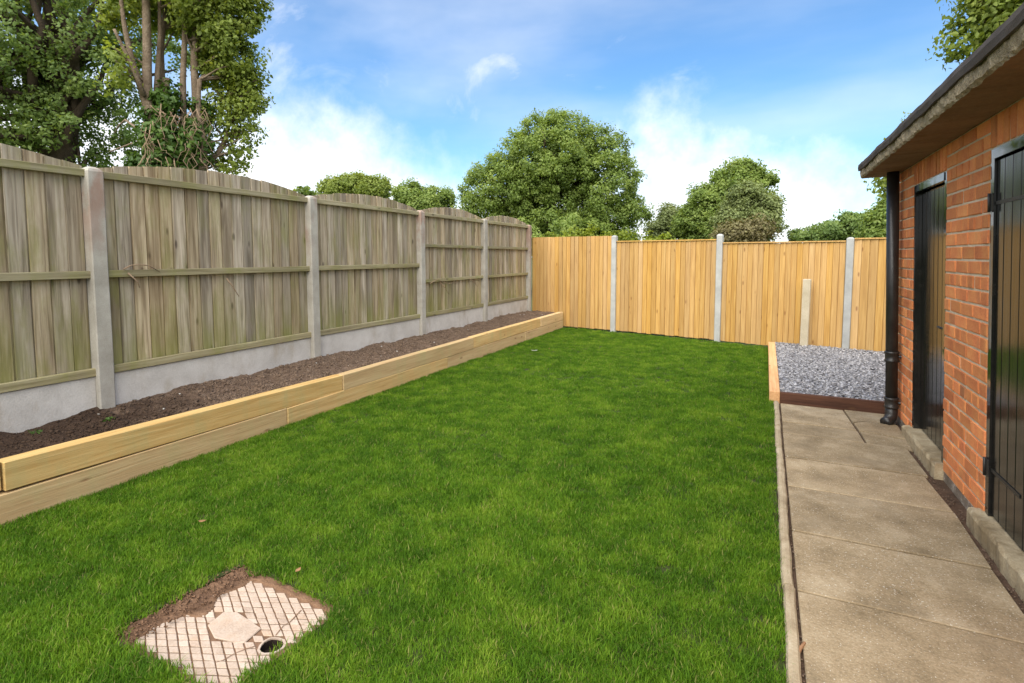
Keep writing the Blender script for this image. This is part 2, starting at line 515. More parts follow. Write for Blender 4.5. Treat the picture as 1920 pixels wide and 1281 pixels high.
# lawn sheet with a pit for the cover
bm = bmesh.new()
outer = [(-3.84, -1.2), (.11, -1.2), (.11, fence_y(.11) + .05), (-2.75, 10.80), (-3.84, 10.93)]
pit = [man_w(u, v) for u, v in ((-MW / 2 - .06, -MD / 2 - .015), (MW / 2 + .015, -MD / 2 - .015), (MW / 2 + .02, MD / 2 + .02), (-MW / 2 - .03, MD / 2 + .03))]
vo_ = [bm.verts.new((x, y, 0)) for x, y in outer]; vp_ = [bm.verts.new((x, y, 0)) for x, y in pit]
es = [bm.edges.new((vv[i], vv[(i + 1) % len(vv)])) for vv in (vo_, vp_) for i in range(len(vv))]
bmesh.ops.triangle_fill(bm, use_beauty=True, use_dissolve=False, edges=es, normal=(0, 0, 1))
lowr = [bm.verts.new((v.co.x, v.co.y, -.05)) for v in vp_]
for i in range(4):
    bm.faces.new((vp_[i], vp_[(i + 1) % 4], lowr[(i + 1) % 4], lowr[i]))
bmesh.ops.recalc_face_normals(bm, faces=bm.faces)
me = bpy.data.meshes.new('lawn'); bm.to_mesh(me); bm.free(); me.materials.append(M_lawnsoil)
lawn = tag(obj('lawn', me), kind='structure')

# ------------------------------------------------------------------ grass: clumps of blades on scattered points
def make_clump(seed, blades, rad, hmin, hmax, wd):
    r = np.random.default_rng(seed)
    a = r.uniform(0, 2 * np.pi, blades); q = rad * np.sqrt(r.random(blades))
    bx, by = q * np.cos(a), q * np.sin(a)
    h = r.uniform(hmin, hmax, blades)
    th = r.uniform(0, 2 * np.pi, blades)
    lean = np.abs(r.normal(0, .6, blades)) + .1
    dx, dy = np.cos(th), np.sin(th)
    px, py = -dy, dx
    V = np.zeros((blades, 5, 3))
    wd_ = wd * r.uniform(.7, 1.3, blades)
    for k, (f, ww) in enumerate(((0, 1.0), (.55, .85), (1.0, 0))):
        ox = dx * lean * h * f ** 1.8; oy = dy * lean * h * f ** 1.8
        z = h * f * np.sqrt(np.clip(1 - (lean * f * .55) ** 2, .2, 1)) - .002
        if k < 2:
            V[:, 2 * k] = np.stack((bx + ox - px * wd_ * ww / 2, by + oy - py * wd_ * ww / 2, z), 1)
            V[:, 2 * k + 1] = np.stack((bx + ox + px * wd_ * ww / 2, by + oy + py * wd_ * ww / 2, z), 1)
        else:
            V[:, 4] = np.stack((bx + ox, by + oy, z), 1)
    base = (np.arange(blades) * 5)[:, None]
    F = np.concatenate((base + np.array([[0, 1, 3]]), base + np.array([[0, 3, 2]]), base + np.array([[2, 3, 4]])), 0)
    rn = np.tile(r.random(blades), 3)
    return np_mesh('grass_clump', V.reshape(-1, 3), F, M_grass, rn)

gcol = bpy.data.collections.new('grass_clumps')
for s in range(7):
    o = bpy.data.objects.new('grass_clump', make_clump(100 + s, 52, .045, .013, .036, .0028))
    gcol.objects.link(o)

def in_lawn(x, y):
    ok = (x > -3.845) & (x < .105) & (y < FK + FX * x - .06) & (y < 10.9 - .12 * np.clip(x + 3.84, 0, 1.1))
    c, s = math.cos(-MR), math.sin(-MR)
    dx, dy = x - MC[0], y - MC[1]
    u = dx * c - dy * s; v = dx * s + dy * c
    rag = .022 * (vnoise(x * 22, y * 22, 5) - .5)
    inside = (u > -MW / 2 - .062 + rag) & (u < MW / 2 + .012 + rag) & (v > -MD / 2 - .012 + rag) & (v < MD / 2 + .022 + rag)
    return ok & ~inside
pts = []
for (y0, y1, dens) in ((.3, 3.2, 1450), (3.2, 6.0, 1000), (6.0, 11.2, 650)):
    n = int((y1 - y0) * 3.95 * dens)
    x = rng.uniform(-3.845, .105, n); y = rng.uniform(y0, y1, n)
    # worn strip along the back fence
    k = in_lawn(x, y)
    worn = (FK + FX * x - y) < .35 * vnoise(x * 2.2, y * 2.2, 9)
    k &= ~(worn & (rng.random(n) < .75))
    pts.append(np.stack((x[k], y[k], np.zeros(k.sum())), 1))
P_ = np.concatenate(pts)
gm = bpy.data.meshes.new('grass')
gm.vertices.add(len(P_)); gm.vertices.foreach_set('co', P_.astype(np.float32).ravel())
patch = vnoise(P_[:, 0] * 1.7, P_[:, 1] * 1.7, 3) * .6 + vnoise(P_[:, 0] * 6, P_[:, 1] * 6, 4) * .4
at_ = gm.attributes.new('gscale', 'FLOAT', 'POINT'); at_.data.foreach_set('value', (.72 + .55 * patch + rng.normal(0, .08, len(P_))).astype(np.float32))
at_ = gm.attributes.new('grot', 'FLOAT_VECTOR', 'POINT')
rot = np.stack((rng.normal(0, .10, len(P_)), rng.normal(0, .10, len(P_)), rng.uniform(0, 6.283, len(P_))), 1)
at_.data.foreach_set('vector', rot.astype(np.float32).ravel())
gm.update()
gm.materials.append(M_grass)
grass = tag(obj('grass', gm), 'short mown green grass of the lawn', 'grass', kind='stuff')
ng = bpy.data.node_groups.new('scatter_grass', 'GeometryNodeTree')
ng.interface.new_socket('Geometry', in_out='INPUT', socket_type='NodeSocketGeometry')
ng.interface.new_socket('Geometry', in_out='OUTPUT', socket_type='NodeSocketGeometry')
gi = ng.nodes.new('NodeGroupInput'); go = ng.nodes.new('NodeGroupOutput')
ci = ng.nodes.new('GeometryNodeCollectionInfo'); ci.inputs[0].default_value = gcol
ci.inputs['Separate Children'].default_value = True; ci.inputs['Reset Children'].default_value = True
iop = ng.nodes.new('GeometryNodeInstanceOnPoints'); iop.inputs['Pick Instance'].default_value = True
def named(n, typ):
    a = ng.nodes.new('GeometryNodeInputNamedAttribute'); a.data_type = typ; a.inputs[0].default_value = n
    return [s for s in a.outputs if s.enabled][0]
ng.links.new(gi.outputs[0], iop.inputs['Points']); ng.links.new(ci.outputs[0], iop.inputs['Instance'])
ng.links.new(named('grot', 'FLOAT_VECTOR'), iop.inputs['Rotation'])
ng.links.new(named('gscale', 'FLOAT'), iop.inputs['Scale'])
ng.links.new(iop.outputs[0], go.inputs[0])
md = grass.modifiers.new('scatter', 'NODES'); md.node_group = ng

# ------------------------------------------------------------------ path and kerb
path = obj('path', mesh_from('path', [(.10, -1.2, -.004), (1.32, -1.2, -.004), (1.32, 6.3, -.015), (.10, 6.3, -.015)], [(0, 1, 2, 3)], M_pathdirt))
tag(path, kind='structure')
def slab(poly, z, tilt=0.0):
    cx = sum(p[0] for p in poly) / len(poly); cy = sum(p[1] for p in poly) / len(poly)
    me = prism_mesh('slab', [(x - cx, y - cy) for x, y in poly], -.045, 0, M_slab, .0035)
    o = obj('slab', me, path, (cx, cy, z), (random.uniform(-.004, .004), tilt, 0))
    return o
jy = [-.92, -.31, .29, .89, 1.49, 2.095, 2.70, 3.30, 3.955, 4.54, 5.16]
for i in range(len(jy) - 1):
    r1, r2 = 1.055 + random.uniform(-.02, .02), 1.055 + random.uniform(-.02, .02)
    slab([(.177, jy[i] + .009), (r1, jy[i] + .009 - .012), (r2, jy[i + 1] - .009 - .012), (.177, jy[i + 1] - .009)], .006 + random.uniform(-.003, .003))
slab([(.178, 5.168), (.775, 5.158), (.765, 5.478), (.18, 5.50)], .003)
slab([(.18, 5.512), (.76, 5.490), (.73, 6.16), (.18, 6.185)], .006)
# broken concrete round the foot of the pipe
slab([(.79, 5.15), (1.09, 5.10), (1.10, 5.36), (.93, 5.43), (.785, 5.47)], .003, .012)
slab([(.78, 5.49), (.93, 5.445), (1.10, 5.38), (1.11, 5.78), (.86, 5.80), (.77, 5.72)], .009, -.012)
slab([(.765, 5.74), (.86, 5.82), (1.11, 5.80), (1.12, 6.18), (.745, 6.185)], .005, .010)

kerb = obj('kerb', mesh_from('kerb', [(.108, -1.2, -.012), (.168, -1.2, -.012), (.168, 6.2, -.012), (.108, 6.2, -.012)], [(0, 1, 2, 3)], M_pathdirt))
tag(kerb, kind='structure')
ky = [-.95, -.03, .88, 1.80, 2.70, 3.52, 4.43, 5.30, 6.19]
for i in range(len(ky) - 1):
    L = ky[i + 1] - ky[i] - .006
    bm = bmesh.new()
    prof = [(-.025, -.1), (-.025, .012), (-.017, .024), (0, .029), (.017, .024), (.025, .012), (.025, -.1)]
    rings = []
    ns = 9
    for k in range(ns):
        wob = .0015 * math.sin(k * 1.7 + i * 2.1)
        rings.append([bm.verts.new((x + wob + random.uniform(-.0015, .0015), -L / 2 + L * k / (ns - 1), z + random.uniform(-.002, .002))) for x, z in prof])
    for k in range(ns - 1):
        for q in range(len(prof) - 1):
            bm.faces.new((rings[k][q], rings[k][q + 1], rings[k + 1][q + 1], rings[k + 1][q]))
    bm.faces.new(rings[0]); bm.faces.new(list(reversed(rings[-1])))
    bmesh.ops.recalc_face_normals(bm, faces=bm.faces)
    me = bpy.data.meshes.new('edging_stone'); bm.to_mesh(me); bm.free(); me.materials.append(M_kerb)
    obj('edging_stone', me, kerb, (.140 + random.uniform(-.004, .004), (ky[i] + ky[i + 1]) / 2, random.uniform(-.004, .004)), (random.uniform(-.004, .004), 0, random.uniform(-.005, .005)))

# ------------------------------------------------------------------ old fence on the left
LX = -4.66
PY = [.34, 2.46, 4.65, 6.79, 8.80, 10.85]
def post_mesh(name, wx, wy, h, top, mat, depth=.25):
    bm = bmesh.new()
    b = .008
    def ring(z, sx, sy):
        c = [(-sx + b, -sy), (sx - b, -sy), (sx, -sy + b), (sx, sy - b), (sx - b, sy), (-sx + b, sy), (-sx, sy - b), (-sx, -sy + b)]
        return [bm.verts.new((x, y, z)) for x, y in c]
    zs = [-depth] + [h * k / 6 for k in range(7)]
    rs = [ring(z, wx / 2 + random.uniform(-.0015, .0015), wy / 2 + random.uniform(-.0015, .0015)) for z in zs]
    rs.append(ring(h + top * .55, wx / 2 * .86, wy / 2 * .86))
    rs.append(ring(h + top, wx / 2 * .42, wy / 2 * .42))
    for a, c in zip(rs, rs[1:]):
        for k in range(8):
            bm.faces.new((a[k], a[(k + 1) % 8], c[(k + 1) % 8], c[k]))
    bm.faces.new(rs[-1])
    me = bpy.data.meshes.new(name); bm.to_mesh(me); bm.free(); me.materials.append(mat)
    return me
where = ['', 'with red stain on top, beside the dark soil',
         'between the two arched panels that each have a single middle rail',
         'with rusty red upper half where double middle rails begin',
         'between the two arched panels that have double middle rails',
         'at the corner where the old fence meets the new yellow fence']
for i, y in enumerate(PY):
    if i == 0:
        continue
    o = obj('concrete_post', post_mesh('concrete_post', .115, .115, 2.155 if i != 5 else 2.15, .035, M_post), None, (LX + .005, y, 0))
    tag(o, 'concrete fence post ' + where[i], 'fence post', 'concrete posts of the old fence')

def lip_board(name, poly, z0, zl, zr, mat):
    """board of an L-shaped section (rear lip runs behind the next board); top slopes from zl to zr"""
    x0 = min(p[0] for p in poly); x1 = max(p[0] for p in poly)
    n = len(poly)
    v = [(x, y, z0) for x, y in poly] + [(x, y, zl + (zr - zl) * (x - x0) / (x1 - x0)) for x, y in poly]
    f = [(i, (i + 1) % n, n + (i + 1) % n, n + i) for i in range(n)]
    f += [tuple(range(n, 2 * n)), tuple(reversed(range(n)))]
    return mesh_from(name, v, f, mat)

panel_lab = ['arched weathered fence panel next to the dark near end of the raised bed',
             'arched weathered fence panel between the red-topped post and the plain grey post',
             'arched weathered fence panel with one middle rail, beside the rusty red post',
             'arched weathered fence panel with two middle rails, adjoining the rusty red post',
             'arched weathered fence panel with two middle rails, adjoining the corner post']
for i in range(5):
    y0, y1 = PY[i] + .052, PY[i + 1] - .052
    L = y1 - y0
    root = empty('old_fence_panel', (LX, y0, 0), math.pi / 2)
    tag(root, panel_lab[i], 'fence panel', 'arched panels of the old fence')
    nb = [17, 18, 18, 17, 18][i]
    ex = L / nb
    for k in range(nb):
        xc = (k + .5) * ex
        def arch(x):
            u = (x - L / 2) / (L / 2)
            return 2.195 + .108 * (1 - u * u)
        jag = random.uniform(-.006, .006)
        h = ex / 2; gap = random.uniform(.006, .012); lipw = -gap if (i, k) in ((1, 9), (2, 3)) else .012
        me = lip_board('board', [(-h, 0), (h - gap, .007), (h - gap, .018), (h + lipw + .0005, .0195), (h + lipw, .025), (-h, .016)], .612, arch(xc - h) + jag, arch(xc + h) + jag, M_old)
        b = obj('board', me, root, (xc, .008 + random.uniform(0, .005), 0),
                (0, random.uniform(-.002, .002), random.uniform(-.008, .008)))
    rails = [(2.112, 2.166), (.602, .662)]
    rails += [(1.352, 1.408)] if i < 3 else [(1.652, 1.70), (1.118, 1.166)]
    for (za, zb) in rails:
        me = box_mesh('rail', (0, 0, 0), (L, .034, zb - za), M_oldrail, .003, .0008, 3)
        obj('rail', me, root, (0, -.030 + random.uniform(-.002, .002), za), (0, random.uniform(-.0015, .0015), 0))
    # gravel board under it
    me = box_mesh('gravel_board', (0, -.025, .05), (L - .004, .025, .598), M_gravelb, .006)
    gb = obj('gravel_board', me, None, (LX - .01, y0 + .002, 0), (0, 0, math.pi / 2))
    tag(gb, 'pale gravel board under the ' + panel_lab[i].replace('weathered fence ', '').replace('near end of the ', ''), 'gravel board', 'gravel boards of the old fence')

# ------------------------------------------------------------------ new fence across the back
NP = [Vector((-2.746, 10.753, 0)), Vector((-.747, 10.314, 0)), Vector((1.16, 9.79, 0)), Vector((3.06, 9.32, 0))]
NPt = [1.895, 1.875, 1.775, 1.79]
np_lab = ['grey concrete post of the yellow fence, the one beside the end of the raised bed',
          'tallest-standing grey concrete post of the yellow fence, rising above both panels beside it',
          'grey concrete post of the yellow fence standing in the slate chippings', 'grey concrete post of the yellow fence hidden behind the brick shed']
ANG = math.atan2(NP[1].y - NP[0].y, NP[1].x - NP[0].x)
for i, p in enumerate(NP[:3]):
    o = obj('concrete_post', post_mesh('concrete_post', .10, .10, NPt[i], .03, M_newpost), None, p, (0, 0, ANG))
    tag(o, np_lab[i], 'fence post', 'grey posts of the new fence')
starts = [Vector((-4.60, 10.965, 0))] + NP[:3]
ends = NP[:4]
tops = [1.918, 1.790, 1.730, 1.765]
bot = [.03, .02, .01, .06]
nbs = [20, 21, 22, 18]
nf_lab = ['new yellow timber fence panel running behind the raised bed to the corner post',
          'new yellow timber fence panel between two grey posts, behind the open lawn',
          'new yellow timber fence panel behind the short leaning pale post',
          'new orange-toned timber fence panel behind the slate chippings and downpipe']
for i in range(4):
    a, b = starts[i], ends[i]
    d = (b - a); L = d.length; d.normalize()
    off0 = .0 if i == 0 else .052
    a2 = a + d * off0; L -= off0 + .052
    root = empty('new_fence_panel', a2, math.atan2(d.y, d.x))
    tag(root, nf_lab[i], 'fence panel', 'yellow panels of the new fence')
    ex = L / nbs[i]
    for k in range(nbs[i]):
        xc = (k + .5) * ex
        t_ = random.uniform(-.003, .003)
        h = ex / 2; gap = random.uniform(.003, .006)
        z0, z1 = bot[i] + random.uniform(0, .015), tops[i] + t_
        me = lip_board('board', [(-h, -.003), (h - gap, -.016), (h - gap, .005), (h + .012, .0065), (h + .012, .012), (-h, .004)], z0, z1, z1, M_new)
        obj('board', me, root, (xc, random.uniform(-.0015, .0015) + (.0004 * (k % 2)), 0), (0, random.uniform(-.0015, .0015), random.uniform(-.012, .012)))
    if i > 0:
        me = box_mesh('capping_rail', (.002, -.032, tops[i] + .004), (L - .002, .02, tops[i] + .026), M_new, .003)
        obj('capping_rail', me, root)
    for z in (.35, 1.0, 1.6):
        me = box_mesh('back_rail', (.004, .016, z), (L - .004, .055, z + .07), M_new, .003)
        obj('back_rail', me, root)
# the short stub post, leaning
sp = obj('stub_post', box_mesh('stub_post', (-.055, -.045, -.3), (.055, .045, 1.155), M_palepost, .005, .002), None, (.585, fence_y(.585) - .16, 0), (.02, .012, ANG))
tag(sp, 'short pale stub post leaning before the yellow fence at the slate bed', 'post')

# ------------------------------------------------------------------ raised bed of sleepers
bed = empty('raised_bed', (-3.9, 1.5, 0))
tag(bed, 'long raised bed of two courses of pale timber sleepers along the old fence', 'raised bed')
BX = -3.85
def sleeper(y0, y1, z0, z1, tz0=0.0, tz1=0.0, dx=0.0):
    L = y1 - y0 - .004
    me = box_mesh('sleeper', (-.10, -L / 2, 0), (0, L / 2, z1 - z0), M_sleeper, .005, .0012, 4)
    tilt = math.atan2(tz1 - tz0, L)
    o = obj('sleeper', me, bed, (BX + dx + 3.9, (y0 + y1) / 2 - 1.5, z0 + (tz0 + tz1) / 2), (tilt, 0, random.uniform(-.002, .002)))
    return o
sleeper(-.9, 1.500, .172, .345, .03, .028, -.012)
sleeper(1.504, 4.219, .167, .333, .028, -.016)
sleeper(4.221, 6.952, .165, .330, -.012, .0, .006)
sleeper(6.954, 9.588, .167, .334, .0, .004, -.004)
sleeper(9.590, 10.84, .170, .338, .004, .006, .004)
sleeper(.80, 3.501, -.06, .163, .026, .0, .004)
sleeper(3.503, 6.225, -.06, .161, .0, -.003, .008)
sleeper(6.227, 8.852, -.06, .163, .0, .0, -.002)
sleeper(8.854, 10.84, -.06, .166, .0, .002, .006)
sleeper(-.9, .796, -.06, .165, .03, .028, .0)

# soil in the bed: lumpy sheet
nx, ny = 26, 320
xs = np.linspace(-4.655, BX - .092, nx); ys = np.linspace(-.9, 10.95, ny)
GX, GY = np.meshgrid(xs, ys, indexing='ij')
def soil_h(x, y):
    rise = .275 + .05 * (x - (BX - .09)) / (-4.6 - (BX - .09))
    lum = .05 * (vnoise(x * 3, y * 3, 21) - .5) + .035 * (vnoise(x * 9, y * 9, 22) - .5) + .022 * (vnoise(x * 24, y * 24, 23) - .5)
    return rise + lum + np.where(y < 3.0, .0, .015)
GZ = soil_h(GX, GY)
V = np.stack((GX, GY, GZ), -1).reshape(-1, 3)
idx = np.arange(nx * ny).reshape(nx, ny)
F = np.stack((idx[:-1, :-1], idx[1:, :-1], idx[1:, 1:], idx[:-1, 1:]), -1).reshape(-1, 4)
soil = tag(obj('soil', np_mesh('soil', V, F, M_soil)), kind='structure')

def rocks(name, centers, sizes, mat, flat=.6, rnd=None, chip=False):
    """many little irregular six-sided lumps in one mesh"""
    n = len(centers)
    base = np.array([[-1, -1, -1], [1, -1, -1], [1, 1, -1], [-1, 1, -1], [-1, -1, 1], [1, -1, 1], [1, 1, 1], [-1, 1, 1]], float) * .5
    f = np.array([[0, 3, 2, 1], [4, 5, 6, 7], [0, 1, 5, 4], [1, 2, 6, 5], [2, 3, 7, 6], [3, 0, 4, 7]])
    V = base[None] * (1 + rng.normal(0, .22, (n, 8, 3)))
    s = np.asarray(sizes)[:, None] * np.stack((rng.uniform(.7, 1.4, n), rng.uniform(.5, 1.0, n), rng.uniform(.5, 1.0, n) * flat), 1)
    V = V * s[:, None, :]
    a = rng.uniform(0, 2 * np.pi, n); tx = rng.normal(0, .28, n); ty = rng.normal(0, .28, n)
    ca, sa = np.cos(a), np.sin(a)
    x, y, z = V[..., 0], V[..., 1], V[..., 2]
    z2 = z + x * tx[:, None] + y * ty[:, None]
    V = np.stack((x * ca[:, None] - y * sa[:, None], x * sa[:, None] + y * ca[:, None], z2), -1) + np.asarray(centers)[:, None, :]
    F = (f[None] + (np.arange(n) * 8)[:, None, None]).reshape(-1, 4)
    rn = np.repeat(rng.random(n) if rnd is None else rnd, 6)
    return np_mesh(name, V.reshape(-1, 3), F, mat, rn)
n = 24000
x = rng.uniform(-4.62, BX - .10, n); y = 10.8 - 9.6 * np.sqrt(rng.random(n)) * rng.random(n) ** .25
y = np.clip(y, .8, 10.8)
sz = np.abs(rng.normal(0, .008, n)) + .004
o = obj('soil_crumbs', rocks('soil_crumbs', np.stack((x, y, soil_h(x, y) + sz * .1), 1), sz, M_clod, .7))
tag(o, 'loose brown crumbs and clods lying on the raised bed soil', 'soil', kind='stuff')
n = 26
x = rng.uniform(-4.6, BX - .12, n); y = rng.uniform(1.3, 10.6, n)
o = obj('soil_pebbles', rocks('soil_pebbles', np.stack((x, y, soil_h(x, y) + .006), 1), rng.uniform(.008, .018, n), M_gravelb, .7))
tag(o, 'small white pebbles scattered over the raised bed soil', 'pebbles', kind='stuff')

# ------------------------------------------------------------------ slate bed
sb = empty('slate_bed', (.6, 6.3, 0))
tag(sb, 'timber-edged slate chippings bed between the path end and the yellow fence', 'gravel bed')
def part(name, me, par, loc, rot=(0, 0, 0)):
    return obj(name, me, par, (loc[0] - par.location.x, loc[1] - par.location.y, loc[2] - par.location.z), rot)
part('edge_timber', box_mesh('edge_timber', (-.05, 0, -.05), (.05, 3.62, .112), M_orange, .005, .001, 3), sb, (.123, 6.235, 0))
part('front_timber', box_mesh('front_timber', (0, -.025, -.05), (1.9, .025, .106), M_redwood, .004, .001, 3), sb, (.176, 6.262, 0))
bedbase = part('gravel_base', mesh_from('gravel_base', [(.174, 6.29, .075), (2.6, 6.29, .075), (2.6, fence_y(2.6) - .04, .075), (.174, fence_y(.174) - .04, .075)], [(0, 1, 2, 3)], M_slate), sb, (0, 0, 0))
n = 26000
x = rng.uniform(.18, 1.95, n); y = rng.uniform(6.295, 10.1, n)
k = y < FK + FX * x - .05
x, y = x[k], y[k]; n = len(x)
sz = rng.uniform(.011, .030, n)
o = part('slate_chippings', rocks('slate_chippings', np.stack((x, y, .083 + rng.uniform(0, .018, n)), 1), sz, M_slate, .28), sb, (0, 0, 0))
o['kind'] = 'stuff'

# ------------------------------------------------------------------ brick shed
SH = empty('brick_shed', (1.145, 6.0, 0))
SH.rotation_euler = (0, -.037, 0)
tag(SH, 'small red brick shed with flat concrete roof and black doors beside the path', 'shed')
# local: x into the shed, y = world y - 6 (negative towards the camera), z up
YA, YB, YC, YD, YE = 0.0, -.55, -1.44, -2.23, -3.14      # corner, door 1 far, door 1 near, door 2 far, door 2 near
YF = -4.75
ZS = 2.262
CR = .0851
# mortar core
def mbox(mb, lo, hi):
    b0 = len(mb[0])
    (x0, y0, z0), (x1, y1, z1) = lo, hi
    mb[0].extend([(x0, y0, z0), (x1, y0, z0), (x1, y1, z0), (x0, y1, z0), (x0, y0, z1), (x1, y0, z1), (x1, y1, z1), (x0, y1, z1)])
    mb[1].extend([tuple(b0 + i for i in f) for f in ((0, 3, 2, 1), (4, 5, 6, 7), (0, 1, 5, 4), (1, 2, 6, 5), (2, 3, 7, 6), (3, 0, 4, 7))])
core = ([], [])
D0, DW = .0055, .108
mbox(core, (D0, YB, .05), (DW, YA - .008, ZS))
mbox(core, (D0, YD, .05), (DW, YC, ZS))
mbox(core, (D0, YF, .05), (DW, YE, ZS))
mbox(core, (D0, YC + .0005, 2.085), (DW, YB - .0005, ZS))
mbox(core, (D0, YE + .0005, 2.085), (DW, YD - .0005, ZS))
mbox(core, (DW + .0005, YA - .108, .05), (2.3, YA - .008, ZS))       # end wall
mbox(core, (2.301, YF, .05), (2.4, YA - .008, ZS))                   # back wall
mbox(core, (DW + .0005, YF + .008, .05), (2.3, YF + .108, ZS))       # near wall
wall = obj('wall', mesh_from('wall', core[0], core[1], M_mortar), SH)
pl = ([], [])
mbox(pl, (.002, YD, -.1), (.1, YC, .0495)); mbox(pl, (.002, YB, -.1), (.1, YA - .004, .0495)); mbox(pl, (.002, YF, -.1), (.1, YE, .0495))
mbox(pl, (.1005, -.1, -.1), (2.4, -.004, .0495))
obj('plinth', mesh_from('plinth', pl[0], pl[1], M_plinth), SH)

brick_cache = {}
def brick_me(l, h, soldier=False):
    """a few slightly different bricks for each size; local y length, z height, face at x=0"""
    key = (round(l, 4), round(h, 4))
    if key not in brick_cache:
        brick_cache[key] = [box_mesh('brick', (0, -l / 2, -h / 2), (.03, l / 2, h / 2), M_brick, .004, .0016) for _ in range(4)]
    return random.choice(brick_cache[key])
J = .013
def brick(yc, zc, l, h, dest=None):
    me = brick_me(l - J, h - J)
    loc = (random.uniform(-.003, .0015), yc, zc)
    rot = (random.uniform(-.006, .006), random.uniform(-.012, .012), random.uniform(-.012, .012))
    if dest is None:
        obj('brick', me, wall, loc, rot)
    else:
        dest.append((me, loc, rot))
def courses(y1, y0, z0, z1, unit, dest=None):
    """fill from y1 (far) down to y0 (near)"""
    rows = round((z1 - z0) / CR)
    ch = (z1 - z0) / rows
    W = y1 - y0
    nH = round(W / (unit / 2))
    hw = W / nH
    for r in range(rows):
        seq = []
        left = nH
        if r % 4 == 3:
            seq = [1] * nH
        else:
            if r % 2: seq.append(1); left -= 1
            while left >= 2: seq.append(2); left -= 2
            if left: seq.append(1)
        y = y1
        for s in seq:
            brick(y - s * hw / 2, z0 + (r + .5) * ch, s * hw, ch, dest)
            y -= s * hw
courses(YA, YB, .05, ZS, .22)
courses(YC, YD, .05, ZS, .226)
for (ya, yb) in ((YB, YC), (YD, YE)):
    nS = round((ya - yb) / .081); sw = (ya - yb) / nS
    for k in range(nS):
        brick(ya - (k + .5) * sw, (2.085 + ZS) / 2, sw, ZS - 2.085)
# brickwork past the second door and round the corner: joined
def join(name, items, mat, parent):
    vs, fs = [], []
    for me, loc, rot in items:
        mtx = Matrix.Translation(loc) @ Matrix.Rotation(rot[2], 4, 'Z') @ Matrix.Rotation(rot[1], 4, 'Y') @ Matrix.Rotation(rot[0], 4, 'X')
        b0 = len(vs)
        vs.extend([mtx @ v.co for v in me.vertices])
        fs.extend([tuple(b0 + i for i in p.vertices) for p in me.polygons])
    o = obj(name, mesh_from(name, vs, fs, mat), parent)
    o['kind'] = 'stuff'
    return o
far_b = []
courses(YE, YF, .05, ZS, .226, far_b)
join('near_brickwork', far_b, M_brick, wall)
end_b = []
courses(0, -2.3, .05, ZS, .226, end_b)
eo = join('end_brickwork', end_b, M_brick, wall)
eo.rotation_euler = (0, 0, -math.pi / 2)            # local +x face turned to look along +y
eo.matrix_local = Matrix(((0, -1, 0, .03), (-1, 0, 0, 0.0), (0, 0, 1, 0), (0, 0, 0, 1)))

# roof slab with a rough edge, felt above
RX0, RX1, RY0, RY1 = -.275, 2.62, -4.9, .17
def rough_slab():
    bm = bmesh.new()
    ny_ = 150
    prof = [(RX1, 0), (RX0 + .012, 0), (RX0, .012), (RX0 - .002, .05), (RX0, .082), (RX1, .082)]
    rings = []
    for k in range(ny_ + 1):
        y = RY0 + (RY1 - RY0) * k / ny_
        ring = []
        for q, (x, z) in enumerate(prof):
            jx = random.uniform(-.006, .006) if 1 <= q <= 4 else 0
            jz = random.uniform(-.004, .004) if q in (1, 2, 3) else 0
            ring.append(bm.verts.new((x + jx, y, ZS + .0 + z + jz)))
        rings.append(ring)
    for k in range(ny_):
        for q in range(len(prof) - 1):
            f = bm.faces.new((rings[k][q], rings[k][q + 1], rings[k + 1][q + 1], rings[k + 1][q]))
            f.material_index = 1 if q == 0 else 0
    bm.faces.new(rings[0]); bm.faces.new(list(reversed(rings[-1])))
    bmesh.ops.recalc_face_normals(bm, faces=bm.faces)
    me = bpy.data.meshes.new('roof_slab'); bm.to_mesh(me); bm.free()
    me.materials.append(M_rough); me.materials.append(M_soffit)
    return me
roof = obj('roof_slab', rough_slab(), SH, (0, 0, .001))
def felt():
    bm = bmesh.new()
    ny_ = 60
    prof = [(RX1 + .01, .085), (RX1 + .01, .14), (RX0 + .05, .150), (RX0 + .015, .148), (RX0 - .016, .128), (RX0 - .022, .100), (RX0 - .017, .070), (RX0 - .006, .068), (RX0 - .004, .085)]
    rings = []
    for k in range(ny_ + 1):
        y = RY0 - .012 + (RY1 - RY0 + .024) * k / ny_
        s = .006 * math.sin(k * .55) + .004 * math.sin(k * 1.3 + 1)
        rings.append([bm.verts.new((x + (s * .6 + random.uniform(-.002, .002) if q > 1 else 0), y, ZS + z + (s if 2 <= q <= 7 else 0) + random.uniform(-.0015, .0015))) for q, (x, z) in enumerate(prof)])
    n = len(prof)
    for k in range(ny_):
        for q in range(n):
            bm.faces.new((rings[k][q], rings[k][(q + 1) % n], rings[k + 1][(q + 1) % n], rings[k + 1][q]))
    bm.faces.new(rings[0]); bm.faces.new(list(reversed(rings[-1])))
    bmesh.ops.recalc_face_normals(bm, faces=bm.faces)
    me = bpy.data.meshes.new('felt'); bm.to_mesh(me); bm.free(); me.materials.append(M_felt)
    return me
obj('felt', felt(), roof)

